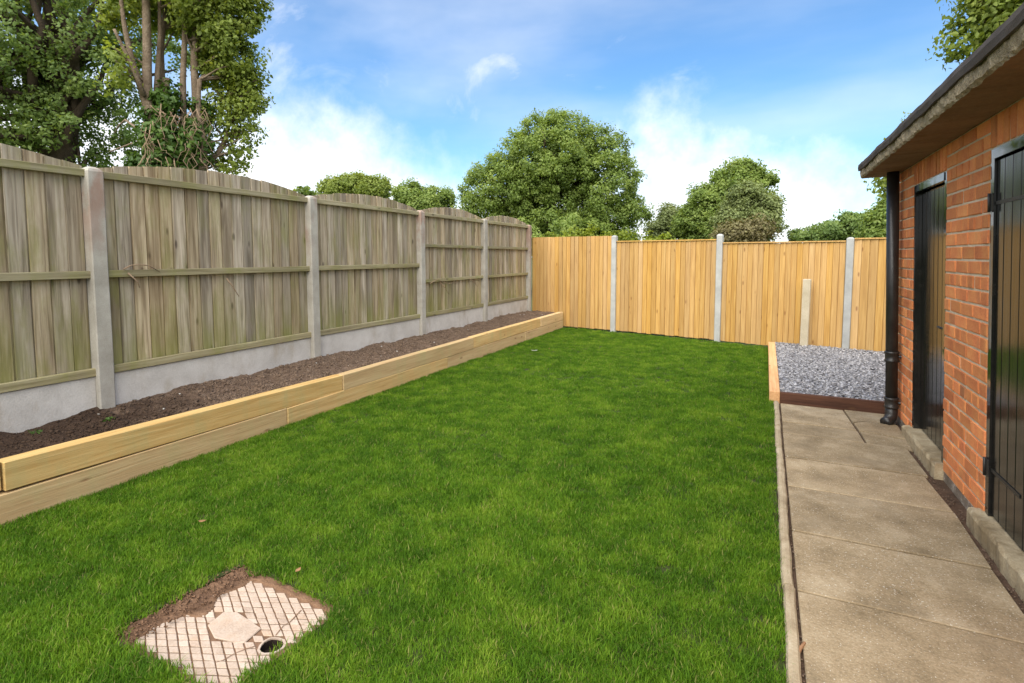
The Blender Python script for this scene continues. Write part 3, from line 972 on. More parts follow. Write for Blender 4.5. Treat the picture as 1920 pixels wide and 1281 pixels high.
# doors
def door(yf, yn, recess, nb, far_reveal, label):
    W = yf - yn
    fr = ([], [])
    mbox(fr, (.004, yn + .001, .10), (.075, yn + .048, 2.083))
    mbox(fr, (.004, yf - .048, .10), (.075, yf - .001, 2.083))
    b0 = len(fr[0])            # head, standing just proud of the posts
    ya, yb = yn + .0485, yf - .0485
    fr[0].extend([(-.002, ya, 2.03), (.075, ya, 2.03), (.075, ya, 2.083), (-.001, ya, 2.083), (-.002, yb, 2.03), (.075, yb, 2.03), (.075, yb, 2.083), (-.001, yb, 2.083)])
    fr[1].extend([tuple(b0 + q for q in f) for f in ((0, 1, 2, 3), (7, 6, 5, 4), (0, 4, 5, 1), (1, 5, 6, 2), (2, 6, 7, 3), (3, 7, 4, 0))])
    obj('door_frame', mesh_from('door_frame', fr[0], fr[1], M_frame), SH)
    d = obj('door', box_mesh('door', (recess + .022, yn + .050, .105), (recess + .04, yf - .050, 2.026), M_black, .002), SH)
    bw = (W - .104) / nb
    for k in range(nb):
        y = yn + .052 + (k + .5) * bw
        me = box_mesh('board', (0, -bw / 2 + .0015, .107), (.0215, bw / 2 - .0015, 2.024), M_black, .005)
        obj('board', me, d, (recess + random.uniform(0, .0015), y, 0))
    return d
d1 = door(YB, YC, .050, 7, True, None)
d2 = door(YD, YE, .016, 8, False, None)
for z in (1.80, .36):
    h = ([], [])
    mbox(h, (-.001, YD - .05, z - .04), (.004, YD + .008, z + .05))
    mbox(h, (.012, YD - .42, z - .009), (.0155, YD - .0505, z + .009))
    obj('hinge', mesh_from('hinge', h[0], h[1], M_iron), d2)
    v, f = tube_data([(-.005, YD - .012, z - .045), (-.005, YD - .012, z + .055)], [.007, .007], 8)
    obj('hinge_pin', mesh_from('hinge_pin', v, f, M_iron, True), d2)
v, f = tube_data([(.03, YC + .10, 1.02), (.012, YC + .10, 1.02), (.008, YC + .13, 1.02), (.008, YC + .19, 1.02)], [.008] * 4, 8)
obj('handle', mesh_from('handle', v, f, M_iron, True), d1)
# stone steps
def stone(y0, y1, x0, x1, z1):
    bm = bmesh.new()
    n = 16
    prof = [(x1, -.10), (x0 - .004, -.10), (x0, z1 - .02), (x0 + .012, z1), (x1, z1 + .004)]
    rings = []
    for k in range(n + 1):
        y = y0 + (y1 - y0) * k / n
        rings.append([bm.verts.new((x + random.uniform(-.005, .005), y, z + random.uniform(-.005, .004))) for x, z in prof])
    for k in range(n):
        for q in range(len(prof) - 1):
            bm.faces.new((rings[k][q], rings[k][q + 1], rings[k + 1][q + 1], rings[k + 1][q]))
    bm.faces.new(rings[0]); bm.faces.new(list(reversed(rings[-1])))
    bmesh.ops.recalc_face_normals(bm, faces=bm.faces)
    me = bpy.data.meshes.new('stone_step'); bm.to_mesh(me); bm.free(); me.materials.append(M_step)
    obj('stone_step', me, SH)
stone(YC - .02, YB + .06, -.052, .10, .098)
stone(YE - .02, YD + .05, -.062, .10, .100)

# downpipe on the corner
def lathe_path(path, radii, seg=14):
    return tube_data(path, radii, seg)
px_, py_ = -.070, -.15
v, f = lathe_path([(px_, py_, .13), (px_, py_, ZS - .002)], [.048, .048], 16)
pipe = obj('downpipe', mesh_from('downpipe', v, f, M_pipe, False), SH)
pipe.data.polygons.foreach_set('use_smooth', [len(p.vertices) == 4 for p in pipe.data.polygons])
for zc in (.20, .62):
    path_ = [(px_, py_, zc - .05), (px_, py_, zc - .045), (px_, py_, zc - .03), (px_, py_, zc - .025), (px_, py_, zc + .025), (px_, py_, zc + .03), (px_, py_, zc + .045), (px_, py_, zc + .05)]
    v, f = lathe_path(path_, [.050, .058, .058, .053, .053, .058, .058, .050], 16)
    c_ = obj('pipe_collar', mesh_from('pipe_collar', v, f, M_pipe, True), pipe)
    v, f = tube_data([(px_ + .045, py_, zc), (.02, py_ - .01, zc)], [.014, .014], 8)
    obj('bracket', mesh_from('bracket', v, f, M_pipe), pipe)
v, f = tube_data([(px_, py_, .16), (px_, py_, .10), (px_ - .008, py_ - .012, .065), (px_ - .035, py_ - .04, .035), (px_ - .06, py_ - .065, .028)], [.05, .05, .05, .046, .046], 14)
obj('shoe', mesh_from('shoe', v, f, M_pipe, True), pipe)

# ------------------------------------------------------------------ manhole cover
cov_ = empty('manhole_cover', (MC[0], MC[1], -.022), MR)
tag(cov_, 'cracked pinkish concrete inspection cover with grid pattern, set in the lawn', 'manhole cover')
bm = bmesh.new()
outl = [(-MW / 2, -MD / 2), (MW / 2, -MD / 2), (MW / 2, MD / 2), (-MW / 2, MD / 2)]
hole = [(.217, -.036), (.203, -.018), (.196, .002), (.199, .018), (.206, .029), (.228, .038), (.253, .041), (.272, .031), (.283, .015), (.281, -.006), (.274, -.022), (.25, -.039), (.233, -.041)]
HC = (.238, .001)
v1 = [bm.verts.new((x, y, 0)) for x, y in outl]; v2 = [bm.verts.new((x, y, 0)) for x, y in hole]
es = [bm.edges.new((vv[i], vv[(i + 1) % len(vv)])) for vv in (v1, v2) for i in range(len(vv))]
bmesh.ops.triangle_fill(bm, use_beauty=True, use_dissolve=False, edges=es, normal=(0, 0, 1))
for vv, dz in ((v1, -.03), (v2, -.032)):
    lo_ = [bm.verts.new((v.co.x, v.co.y, dz)) for v in vv]
    n = len(vv)
    for i in range(n):
        bm.faces.new((vv[i], vv[(i + 1) % n], lo_[(i + 1) % n], lo_[i])).material_index = 1 if dz == -.032 else 0
    if dz == -.032:
        bm.faces.new(lo_).material_index = 1
bmesh.ops.recalc_face_normals(bm, faces=bm.faces)
me = bpy.data.meshes.new('plate'); bm.to_mesh(me); bm.free(); me.materials.append(M_groove); me.materials.append(M_hole)
obj('plate', me, cov_)
DIRT_Y = [-.30, -.203, -.164, -.128, -.091, -.057, -.045, -.009, .044, .10, .139, .181, .30]
DIRT_X = [-.25, -.254, -.267, -.26, -.249, -.232, -.18, -.16, -.188, -.234, -.229, -.207, -.205]
HEXP = [(-.099, -.048), (.0, -.082), (.094, -.058), (.132, -.041), (.115, .047), (-.066, .064), (-.119, .035)]
def in_poly(x, y, poly):
    r = False
    for k in range(len(poly)):
        (xa, ya), (xb, yb) = poly[k], poly[k - 1]
        if (ya > y) != (yb > y) and x < (xb - xa) * (y - ya) / (yb - ya) + xa:
            r = not r
    return r
pd = .0444
e1 = (math.cos(math.radians(27)), math.sin(math.radians(27))); e2 = (math.cos(math.radians(-26)), math.sin(math.radians(-26)))
hp = .0193
rh = [(-hp * e1[0] - hp * e2[0], -hp * e1[1] - hp * e2[1]), (-hp * e1[0] + hp * e2[0], -hp * e1[1] + hp * e2[1]),
      (hp * e1[0] + hp * e2[0], hp * e1[1] + hp * e2[1]), (hp * e1[0] - hp * e2[0], hp * e1[1] - hp * e2[1])]
pads = [prism_mesh('pad', [(x + random.uniform(-.0012, .0012), y + random.uniform(-.0012, .0012)) for x, y in rh], 0, .006, M_cover, .0018) for _ in range(6)]
for i in range(-14, 15):
    for j in range(-14, 15):
        x = (i * e1[0] + j * e2[0]) * pd; y = (i * e1[1] + j * e2[1]) * pd
        if abs(x) > MW / 2 - .03 or abs(y) > MD / 2 - .018: continue
        if math.hypot(x - HC[0], y - HC[1]) < .054: continue
        if any(in_poly(x + dx, y + dy, HEXP) for dx, dy in [(0, 0)] + [(q[0] * .3, q[1] * .3) for q in rh]): continue
        obj('pad', random.choice(pads), cov_, (x, y, random.uniform(-.0012, .0004)), (random.uniform(-.008, .008), random.uniform(-.008, .008), random.uniform(-.02, .02)))
obj('badge', prism_mesh('badge', HEXP, 0, .0078, M_cover, .003), cov_)
ring_o = [(HC[0] + (x - HC[0]) * 1.22, HC[1] + (y - HC[1]) * 1.22) for x, y in hole]
rv = [(x, y, .0055) for x, y in hole] + [(x, y, .0055) for x, y in ring_o] + [(x, y, 0) for x, y in hole] + [(x, y, 0) for x, y in ring_o]
nh = len(hole); rf = []
for k in range(nh):
    k2 = (k + 1) % nh
    rf += [(k, k2, nh + k2, nh + k), (nh + k, nh + k2, 3 * nh + k2, 3 * nh + k), (k2, k, 2 * nh + k, 2 * nh + k2)]
obj('hole_rim', mesh_from('hole_rim', rv, rf, M_cover), cov_)
for ci, line in enumerate(([(.134, -.162), (.149, -.141), (.153, -.099), (.17, -.062), (.19, -.03)], [(.206, .045), (.184, .10), (.188, .13), (.167, .205)])):
    vv, ff = [], []
    for k, (x, y) in enumerate(line):
        wd = random.uniform(.0012, .003)
        vv += [(x - wd, y - wd * .4, .0079), (x + wd, y + wd * .4, .0079)]
    for k in range(len(line) - 1):
        ff.append((2 * k, 2 * k + 1, 2 * k + 3, 2 * k + 2))
    obj('crack', mesh_from('crack', vv, ff, M_groove), cov_)
# dry dirt spilling over the edge of the cover and round it
nu, nv = 110, 100
us = np.linspace(-MW / 2 - .10, MW / 2 + .06, nu); vs_ = np.linspace(-MD / 2 - .06, MD / 2 + .06, nv)
U, Vv = np.meshgrid(us, vs_, indexing='ij')
xd = np.interp(Vv, DIRT_Y, DIRT_X) + .02 * (vnoise(U * 30 + 50, Vv * 30 + 50, 30) - .5)
inside = np.minimum(np.minimum(U - xd, MW / 2 - .004 - U), np.minimum(Vv + MD / 2 - .002, MD / 2 - .010 - .02 * vnoise(U * 18 + 40, Vv * 2 + 40, 33) - Vv))
hz = .0085 - .060 * np.clip((inside + .006) / .014, 0, 1) + np.clip(-inside - .05, 0, .1) * .06
hz += .006 * (vnoise(U * 45 + 50, Vv * 45 + 50, 31) - .5) + .005 * (vnoise(U * 95 + 50, Vv * 95 + 50, 32) - .5)
Vd = np.stack((U, Vv, np.minimum(hz, .024)), -1).reshape(-1, 3)
idx = np.arange(nu * nv).reshape(nu, nv)
F = np.stack((idx[:-1, :-1], idx[1:, :-1], idx[1:, 1:], idx[:-1, 1:]), -1).reshape(-1, 4)
dirt = obj('dirt', np_mesh('dirt', Vd, F, M_dirt), None, (MC[0], MC[1], -.022), (0, 0, MR))
tag(dirt, 'dry reddish dirt round the rim of the inspection cover', 'dirt', kind='stuff')
n = 500
u = rng.uniform(-MW / 2 - .05, -MW / 2 + .10, n); v_ = rng.uniform(-MD / 2, MD / 2 + .02, n)
o = obj('dirt_crumbs', rocks('dirt_crumbs', np.stack((u, v_, .008 + .010 * rng.random(n)), 1), rng.uniform(.003, .010, n), M_dirt, .7), None, (MC[0], MC[1], -.012), (0, 0, MR))
tag(o, 'crumbs of earth lying beside the inspection cover', 'dirt', kind='stuff')

# ------------------------------------------------------------------ trees
def ray(px, py):
    v = Vector((px - 960, -(py - 557), -1024))
    return Vector((sum(a * b for a, b in zip(XR, v)), sum(a * b for a, b in zip(FW, v)), sum(a * b for a, b in zip(UP, v))))
def at(px, py, D):
    """world point seen at a photo pixel, D metres away on the ground plan"""
    r = ray(px, py); r = r / math.hypot(r.x, r.y)
    return Vector((0, 0, H)) + r * D

def leaf_cloud(name, C, out, size, mat, up=.55, six=False, tint=None):
    """one folded leaf per centre; out: preferred outward direction"""
    n = len(C)
    N = out * .7 + rng.normal(0, .55, (n, 3)); N[:, 2] += up
    N /= np.linalg.norm(N, axis=1, keepdims=True)
    T = rng.normal(0, 1, (n, 3)); T[:, 2] -= .5
    T -= N * (T * N).sum(1, keepdims=True); T /= np.linalg.norm(T, axis=1, keepdims=True)
    B = np.cross(N, T)
    s = size * rng.uniform(.65, 1.35, n)[:, None]
    fold = .18
    if six:
        P = [C - T * s * .5, C + B * s * .34 - T * s * .16 - N * s * fold, C + B * s * .20 + T * s * .22 - N * s * fold * .8, C + T * s * .55 - N * s * .12,
             C - B * s * .20 + T * s * .22 - N * s * fold * .8, C - B * s * .34 - T * s * .16 - N * s * fold]
        V = np.stack(P, 1).reshape(-1, 3)
        b = (np.arange(n) * 6)[:, None]
        F = np.concatenate((b + np.array([[0, 1, 2, 3]]), b + np.array([[0, 3, 4, 5]])), 0)
    else:
        P = [C - T * s * .5, C + B * s * .36 - N * s * fold, C + T * s * .55 - N * s * .1, C - B * s * .36 - N * s * fold]
        V = np.stack(P, 1).reshape(-1, 3)
        b = (np.arange(n) * 4)[:, None]
        F = np.concatenate((b + np.array([[0, 1, 2]]), b + np.array([[0, 2, 3]])), 0)
    r = rng.random(n) if tint is None else np.clip(tint + rng.normal(0, .16, n), 0, 1)
    return np_mesh(name, V, F, mat, np.tile(r, 2))

def crown_points(lobes, nclump, per, cr, shell=.55, low_cut=None):
    """clump centres spread through ellipsoid lobes, leaves gathered round each clump"""
    vol = np.array([l[1][0] * l[1][1] * l[1][2] for l in lobes]) ** .72
    pick = rng.choice(len(lobes), nclump, p=vol / vol.sum())
    d = rng.normal(0, 1, (nclump, 3)); d /= np.linalg.norm(d, axis=1, keepdims=True)
    rad = shell + (1 - shell) * rng.random(nclump) ** .6
    C0 = np.array([list(l[0]) for l in lobes])[pick]; R0 = np.array([list(l[1]) for l in lobes])[pick]
    CC = C0 + d * R0 * rad[:, None]
    crs = cr * rng.uniform(.55, 1.35, nclump)
    q = rng.normal(0, 1, (nclump, per, 3)); q /= np.linalg.norm(q, axis=2, keepdims=True)
    q *= (rng.random((nclump, per, 1)) ** .45)
    L = CC[:, None, :] + q * crs[:, None, None] * np.array([1, 1, .85])
    out = (q + d[:, None, :] * .9)
    tint = np.repeat(rng.normal(.5, .16, nclump), per) + .12 * q[..., 2].ravel()
    L = L.reshape(-1, 3); out = out.reshape(-1, 3)
    if low_cut is not None:
        k = L[:, 2] > low_cut
        L, out, tint = L[k], out[k], tint[k]
    return L, out, tint, CC

def limb(a, b, ra, rb, wob=.12, n=6, vs=None, fs=None, seg=7):
    a, b = Vector(a), Vector(b)
    L = (b - a).length
    pts, rad = [], []
    ph = [random.uniform(0, 6.28) for _ in range(3)]
    for k in range(n + 1):
        t = k / n
        p = a.lerp(b, t)
        w_ = wob * L * math.sin(math.pi * t) * .5
        p += Vector((math.sin(2.3 * t * 3 + ph[0]) * w_, math.sin(2.0 * t * 3 + ph[1]) * w_, .10 * L * math.sin(math.pi * t) * .5))
        pts.append(p); rad.append(ra + (rb - ra) * t)
    return tube_data(pts, rad, seg, vs, fs)

def tree(name, label, base, trunk_top, r0, lobes, nclump, per, cr, leaf, mat, bark, nbranch=26, group=None, shell=.55, up=.5, six=False):
    root = empty(name, (base[0], base[1], -.06))
    tag(root, label, 'tree', group)
    b = Vector(base)
    off = Vector((b.x, b.y, -.06))
    L, out, tint, CC = crown_points(lobes, nclump, per, cr, shell)
    vs, fs = [], []
    limb(Vector((0, 0, -.1)), Vector(trunk_top) - off, r0, r0 * .45, .05, 7, vs, fs, 10)
    tt = Vector(trunk_top) - off
    sel = rng.choice(len(CC), min(nbranch, len(CC)), replace=False)
    for s in sel:
        e = Vector(CC[s]) - off
        t = random.uniform(.45, 1.0)
        st = Vector((0, 0, 0)).lerp(tt, t)
        limb(st, e, r0 * .34, r0 * .06, .16, 6, vs, fs, 6)
    obj('trunk', mesh_from('trunk', vs, fs, bark, True), root)
    me = leaf_cloud('crown', L - np.array(off), out, leaf, mat, up, six, tint)
    obj('crown', me, root)
    return root

def lobe(px, py, D, rpx, ry=None, rz=None):
    """ellipsoid lobe centred on a photo position; radii in pixels at that distance"""
    c = at(px, py, D)
    depth = (c - Vector((0, 0, H))).dot(-Vector((XR[2], FW[2], UP[2])))
    m = depth / 1024.0
    r = rpx * m
    return (c, (r, r if ry is None else ry * m, r if rz is None else rz * m))

# big round tree over the corner of the fences
D = 22
tree('round_tree', 'large rounded dark green tree rising above the corner of the two fences', (-7.9, 20.5, 0), at(1040, 330, D), .32,
     [lobe(1035, 310, D, 95), lobe(940, 370, D, 78), lobe(1125, 360, D, 82), lobe(1030, 400, D + 1, 110, None, 60), lobe(1060, 270, D, 62), lobe(905, 410, D, 56),
      lobe(1160, 410, D, 58), lobe(985, 315, D - .5, 70), lobe(1120, 300, D, 62), lobe(1040, 440, D, 130, None, 45)],
     1700, 95, .31, .086, L_mid, M_darkbark, 40)
# pair of trees behind the middle of the new fence
D = 24
tree('leafy_tree', 'mid-sized green tree standing behind the new fence, left of an olive shrub crown', (-1.3, 24.0, 0), at(1375, 380, D), .22,
     [lobe(1380, 350, D, 46), lobe(1335, 385, D, 46), lobe(1420, 355, D, 36), lobe(1345, 425, D, 52), lobe(1400, 330, D, 28), lobe(1300, 420, D, 36)],
     460, 120, .34, .10, L_mid, M_darkbark, 24)
tree('olive_tree', 'olive-green bushy tree with browned lower branches behind the new fence', (-.4, 21.6, 0), at(1400, 420, 21.5), .16,
     [lobe(1400, 380, 21.5, 34), lobe(1432, 398, 21.5, 30), lobe(1375, 412, 21.5, 30), lobe(1425, 425, 21.5, 34)],
     240, 120, .30, .09, L_olive, M_bark, 20)
tree('browned_shrub', 'brownish half-dead shrub just over the middle post of the yellow fence', (-.75, 20.3, 0), at(1385, 440, 20.3), .10,
     [lobe(1385, 440, 20.3, 38, None, 22), lobe(1420, 435, 20.3, 30, None, 24), lobe(1365, 450, 20.3, 26)],
     110, 70, .30, .085, L_brown, M_twig, 40)
tree('small_tree', 'small pale green tree between the round tree and the mid-sized tree', (-4.0, 26, 0), at(1262, 420, 26), .14,
     [lobe(1262, 408, 26, 24), lobe(1240, 430, 26, 26), lobe(1285, 425, 26, 26)], 160, 100, .34, .10, L_olive, M_darkbark, 14)
# far trees over the left fence
D = 25
tree('distant_tree', 'light green tree crown showing over the third arched panel', (-16.3, 18.9, 0), at(665, 370, D), .2,
     [lobe(665, 352, D, 34, None, 24), lobe(628, 358, D, 28, None, 20), lobe(705, 360, D, 26, None, 26)], 200, 110, .34, .105, L_lime, M_darkbark, 16, 'trees beyond the old fence')
D = 30
tree('distant_tree', 'pair of low green tree crowns left of the large rounded tree', (-16.9, 24.8, 0), at(790, 390, D), .22,
     [lobe(765, 368, D, 26), lobe(815, 375, D, 36, None, 22), lobe(790, 385, D, 40, None, 24)], 230, 110, .38, .115, L_mid, M_darkbark, 16, 'trees beyond the old fence')
tree('thin_sapling', 'sparse sapling tip showing over the second arched panel end', (-13.0, 13.2, 0), at(572, 372, 18.5), .05,
     [lobe(572, 362, 18.5, 16, None, 9)], 14, 18, .18, .13, L_mid, M_bark, 8, 'trees beyond the old fence')
# low shrubs right of the gap
D = 22
tree('dark_shrub', 'low dark shrub behind the slate-bed end of the yellow fence', (2.4, 21.9, 0), at(1585, 435, D), .12,
     [lobe(1598, 418, D, 24, None, 17), lobe(1560, 436, D, 34, None, 16), lobe(1510, 444, D, 26, None, 9), lobe(1620, 440, D, 30)],
     190, 100, .28, .09, L_dark, M_darkbark, 24)
tree('bright_shrub', 'green leafy shrub half hidden behind the downpipe', (3.4, 19.0, 0), at(1655, 430, 19), .12,
     [lobe(1655, 415, 19, 28), lobe(1690, 400, 19, 34), lobe(1640, 440, 19, 26)], 170, 100, .28, .09, L_mid, M_darkbark, 14)
# tree behind the shed: sparse edge reaching round the roof
D = 11.5
tree('garden_tree', 'bright green tree leaning over the shed roof from behind', (4.6, 11.4, 0), at(1960, 120, 12), .2,
     [lobe(1880, 20, D, 60), lobe(1830, 70, D, 46), lobe(1960, 30, D, 90), lobe(1930, 120, D, 90), lobe(1900, -50, D, 90)],
     230, 70, .30, .08, L_lime, M_bark, 26, six=True)
tree('sparse_sapling', 'sparse pale sapling between downpipe and roof overhang', (2.75, 12.4, 0), at(1690, 300, 12.7), .05,
     [lobe(1690, 330, 12.7, 46, None, 80), lobe(1725, 240, 12.7, 30)], 60, 26, .2, .075, L_lime, M_twig, 22)

# dark dense tree at the far left
D = 16
tree('sycamore_tree', 'dense dark green tree at the left behind the multi-stemmed tree', (-14.4, 6.9, 0), at(110, 60, D), .36,
     [lobe(60, 60, D, 130), lobe(170, 140, D, 105), lobe(30, 200, D, 120), lobe(140, 240, D, 95), lobe(-60, 100, D, 150), lobe(215, 40, D, 90), lobe(90, -80, D, 170),
      lobe(190, 270, D, 60), lobe(-90, 260, D, 130), lobe(330, 60, D + 1, 70), lobe(250, 230, D, 46)],
     520, 95, .34, .078, L_dark, M_darkbark, 60, six=True, shell=.35)
# multi-stemmed tree in front of it
D = 12
root = empty('multi_stemmed_tree', (-10.2, 6.4, -.06))
tag(root, 'tall multi-stemmed tree with pale bare stems and ivy behind the old fence', 'tree')
off = Vector((-10.2, 6.4, -.06))
vs, fs = [], []
def stem(pix, r0, r1, seg=9):
    pts = [at(a, b, d) - off for a, b, d in pix]
    # smooth the polyline a little
    P2, R2 = [], []
    m = len(pts)
    for i in range(m - 1):
        for t in (0, .5):
            q0, q1, q2, q3 = pts[max(i - 1, 0)], pts[i], pts[i + 1], pts[min(i + 2, m - 1)]
            p = 0.5 * ((2 * q1) + (q2 - q0) * t + (2 * q0 - 5 * q1 + 4 * q2 - q3) * t * t + (3 * q1 - q0 - 3 * q2 + q3) * t ** 3)
            P2.append(p); R2.append((r0 + (r1 - r0) * (i + t) / (m - 1)) * .8)
    P2.append(pts[-1]); R2.append(r1)
    STEM_PTS.extend(P2)
    tube_data(P2, R2, seg, vs, fs)
STEM_PTS = []
stem([(300, 520, D), (296, 400, D), (288, 300, D), (282, 220, D), (276, 160, D), (276, 90, D), (274, 0, D), (278, -120, D)], .14, .07)
stem([(284, 235, D), (268, 175, D), (252, 130, D), (240, 80, D), (232, 40, D), (222, -40, D)], .085, .035)
stem([(270, 180, D - .1), (246, 120, D - .2), (226, 80, D - .2), (214, 55, D - .2)], .05, .025)
stem([(340, 520, D), (342, 400, D), (343, 300, D), (344, 220, D), (343, 150, D), (346, 80, D), (350, -60, D)], .095, .05)
stem([(372, 520, D), (376, 400, D), (374, 310, D), (370, 230, D), (366, 160, D), (364, 100, D), (370, 20, D), (376, -80, D)], .12, .055)
stem([(380, 320, D - .2), (383, 270, D - .2), (376, 240, D - .2), (372, 200, D - .2), (374, 150, D - .2)], .09, .04)
stem([(385, 310, D), (410, 285, D), (424, 255, D), (430, 220, D), (428, 180, D)], .07, .03)
stem([(312, 520, D + .2), (312, 300, D + .2), (313, 200, D + .2), (311, 147, D + .2)], .08, .07)
stem([(290, 230, D + .1), (296, 130, D + .1), (300, 60, D + .1), (298, -20, D + .1)], .07, .03)
stem([(306, 180, D + .3), (302, 100, D + .3), (310, 20, D + .3)], .08, .04)
stem([(270, 255, D + .6), (235, 225, D + 1.2), (215, 250, D + 1.6)], .035, .012)
stem([(276, 262, D + .2), (245, 270, D + .5), (205, 285, D + .8)], .03, .012)
TV, TF = vs, fs
# hanging bare twigs and ivy round the stems
vs, fs = [], []
for k in range(80):
    x0, y0 = random.uniform(268, 385), random.uniform(190, 300)
    d_ = D - random.uniform(.15, .55)
    pts = []
    x, y = x0, y0
    for s in range(5):
        pts.append(at(x, y, d_) - off)
        x += random.uniform(-14, 14); y += random.uniform(-4, 24)
        d_ -= random.uniform(-.03, .05)
    tube_data(pts, [.007, .006, .005, .004, .003], 4, vs, fs)
obj('hanging_twigs', mesh_from('hanging_twigs', vs, fs, M_twig, True), root)
L, out, tint, CC = crown_points([lobe(300, 265, D, 34, None, 60), lobe(345, 275, D, 42, None, 50), lobe(315, 195, D, 26, None, 36), lobe(372, 235, D, 22, None, 40), lobe(290, 320, D, 40)], 190, 60, .22, .5)
obj('ivy', leaf_cloud('ivy', L - np.array(off), out, .085, L_ivy, .3, True, tint), root)
L, out, tint, CC = crown_points([lobe(300, -10, D + .9, 70), lobe(410, 40, D, 70), lobe(445, 110, D, 52), lobe(395, 130, D + .4, 40), lobe(455, 190, D, 36), lobe(420, 90, D, 60), lobe(225, 30, D + .3, 34),
                                 lobe(350, -60, D, 120), lobe(460, 20, D, 38), lobe(450, -60, D, 60)], 420, 85, .24, .5)
L2, o2, t2, C2 = crown_points([lobe(450, 250, D, 36, None, 60), lobe(425, 310, D, 32, None, 16), lobe(470, 160, D, 34, None, 50), lobe(410, 210, D, 34, None, 50), lobe(225, 130, D, 26, None, 50)], 110, 34, .24, .3)
L = np.concatenate((L, L2)); out = np.concatenate((out, o2)); tint = np.concatenate((tint, t2))
obj('crown', leaf_cloud('crown', L - np.array(off), out, .072, L_lime, .45, True, tint), root)
vs, fs = [], []
for c in list(CC[::4]) + list(C2[::2]):
    c = Vector(c) - off
    st = min((q for q in STEM_PTS if q.z < c.z - .1 and q.z > 2.2), key=lambda q: (q - c).length + random.uniform(0, .5))
    limb(st, c, .026, .007, .10, 5, TV, TF, 5)
obj('trunk', mesh_from('trunk', TV, TF, M_bark, True), root)

# hedge just over the new fence
hr = empty('hedge', (-2.8, 11.75, -.06))
tag(hr, 'bright yellow-green hedge tips poking over the top of the yellow fence', 'hedge')
hoff = np.array((-2.8, 11.75, -.06))
lb = []
for k in range(36):
    x = -4.55 + k * .105 + random.uniform(-.05, .05)
    lb.append((Vector((x, fence_y(x) + .42 + random.uniform(-.08, .12), 1.74 + random.uniform(-.12, .14) - (.10 if x > -2.7 else 0))), (.20, .20, .34)))
for k in range(24):
    x = -4.5 + k * .155
    lb.append((Vector((x, fence_y(x) + .5, .9)), (.26, .25, .7)))
L, out, tint, CC = crown_points(lb, 520, 34, .14, .5)
k = L[:, 1] > fence_y(0) + FX * L[:, 0] + .10
obj('foliage', leaf_cloud('foliage', (L - hoff)[k], out[k], .06, L_hedge, .6, False, tint[k]), hr)
vs, fs = [], []
for c in CC[::9]:
    limb(Vector((c[0] + 2.8 + random.uniform(-.1, .1), c[1] - 11.75, 0)), Vector(c) - Vector(hoff), .016, .005, .06, 4, vs, fs, 5)
obj('stems', mesh_from('stems', vs, fs, M_twig, True), hr)

# ------------------------------------------------------------------ small things
def curled(name, loc, s, mat, label, cat, rz=0.0, long=1.0):
    V, F = [], []
    n = 6
    for i in range(n + 1):
        t = i / n
        wd = math.sin(math.pi * min(.97, t + .03)) * .32 * s
        z = .25 * s * (t - .5) ** 2 * 4 * .35
        for sgn in (-1, 0, 1):
            V.append(((t - .5) * s * long, sgn * wd, z + abs(sgn) * .12 * s))
    for i in range(n):
        for q in range(2):
            a = i * 3 + q
            F.append((a, a + 1, a + 4, a + 3))
    me = mesh_from(name, V, F, mat, True)
    o = obj(name, me, None, loc, (random.uniform(-.2, .2), random.uniform(-.2, .2), rz))
    o.modifiers.new('thick', 'SOLIDIFY').thickness = .0012
    return tag(o, label, cat)
def gp(px, py, z=0.0):
    r = ray(px, py); t = (z - H) / r.z
    return Vector((0, 0, H)) + r * t
p = gp(380, 993); curled('dead_leaf', (p.x, p.y, .045), .04, M_deadleaf, 'curled brown dead leaf on the lawn above the inspection cover', 'leaf', .6)
p = gp(1002, 664); curled('feather', (p.x, p.y, .05), .07, M_white, 'white feather lying on the lawn near the far end of the bed', 'feather', .2, 1.3)
p = gp(560, 1085); curled('dead_leaf', (p.x, p.y, .04), .035, M_deadleaf, 'small brown dead leaf beside the top corner of the inspection cover', 'leaf', 1.6)
p = gp(1030, 660); curled('dead_leaf', (p.x, p.y, .05), .05, M_deadleaf, 'small brown dead leaf beside the white feather', 'leaf', 2.0)
p = gp(1501, 1220)
v, f = tube_data([Vector((-.014, -.045, .004)), Vector((.0, .0, .007)), Vector((.016, .042, .004))], [.0065, .007, .006], 6)
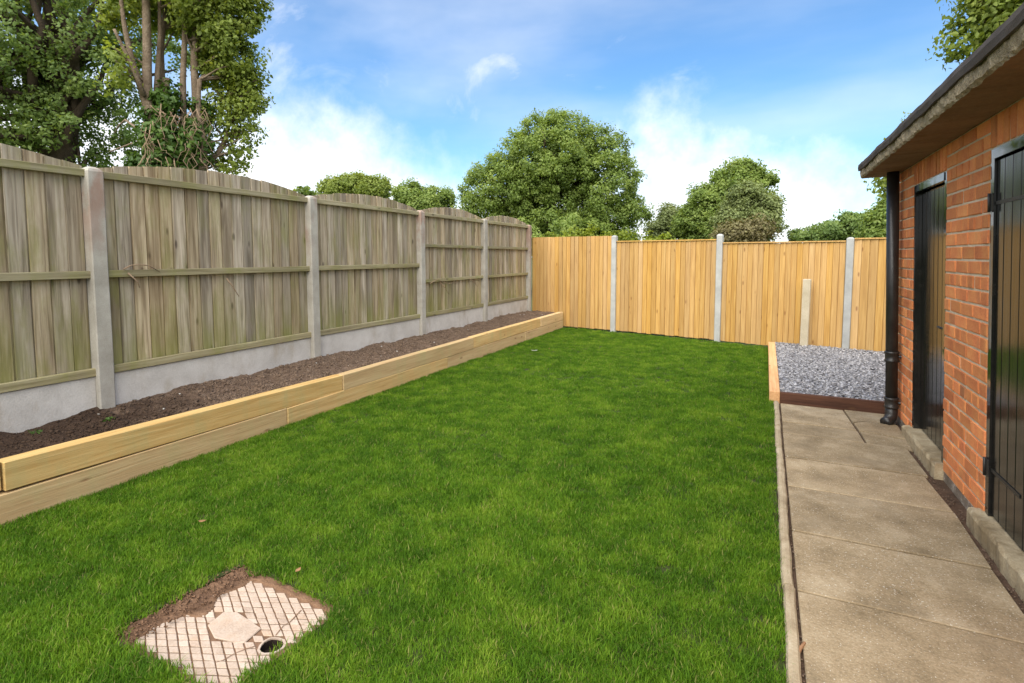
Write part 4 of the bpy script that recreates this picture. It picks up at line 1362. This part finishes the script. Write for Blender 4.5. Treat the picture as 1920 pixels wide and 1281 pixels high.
tag(obj('wood_chip', mesh_from('wood_chip', v, f, M_chip), None, (p.x, p.y, .004)), 'short reddish wood stick lying by the kerb on the path', 'stick')
def vine(pix, label):
    vs, fs = [], []
    base = None
    for line in pix:
        pts = []
        for (a, b) in line:
            r_ = ray(a, b); q = Vector((0, 0, H)) + r_ * ((LX + .045) / r_.x)
            if base is None: base = q.copy()
            pts.append(q - base)
        tube_data(pts, [.006] + [.005] * (len(pts) - 2) + [.003], 5, vs, fs)
    tag(obj('dry_vine', mesh_from('dry_vine', vs, fs, M_twig, True), None, base), label, 'vine', 'dead vines caught on the old fence')
vine([[(232, 505), (245, 498), (262, 496), (280, 498), (300, 510)], [(240, 512), (258, 528), (262, 540)], [(425, 522), (438, 540), (448, 556)]], 'thin dead vine stem on the middle rail beside the red-topped post')
vine([[(806, 532), (820, 524), (840, 532), (858, 529)], [(826, 530), (834, 540), (842, 552)], [(880, 522), (888, 528), (896, 538)]], 'thin dead vine stem on the lower of two middle rails')
# debris along the shed foot and kerb
n = 420
x = np.concatenate((rng.uniform(1.05, 1.11, 320), rng.uniform(.166, .182, 100))); y = rng.uniform(1.6, 5.2, n)
o = obj('path_debris', rocks('path_debris', np.stack((x, y, np.where(x > .5, -.001, .001)), 1), rng.uniform(.003, .009, n), M_clod, .6))
tag(o, 'crumbs of earth and grit along the path edges', 'debris', kind='stuff')
# weeds on the soil
wv = []
for (px, py) in ((140, 775), (12, 800), (205, 790), (62, 815)):
    r_ = ray(px, py); t = (.30 - H) / r_.z; q = Vector((0, 0, H)) + r_ * t
    z = float(soil_h(np.array([q.x]), np.array([q.y]))[0])
    Cn = np.array([q.x, q.y, z + .02]) + rng.normal(0, .018, (14, 3)) * np.array([1, 1, .5])
    o = obj('weed', leaf_cloud('weed', Cn - np.array([q.x, q.y, z]), np.zeros((14, 3)), .026, L_ivy, .8, False), None, (q.x, q.y, z))
    tag(o, 'tiny green weed seedling in the dark end of the bed soil', 'weed', 'weeds in the bed')
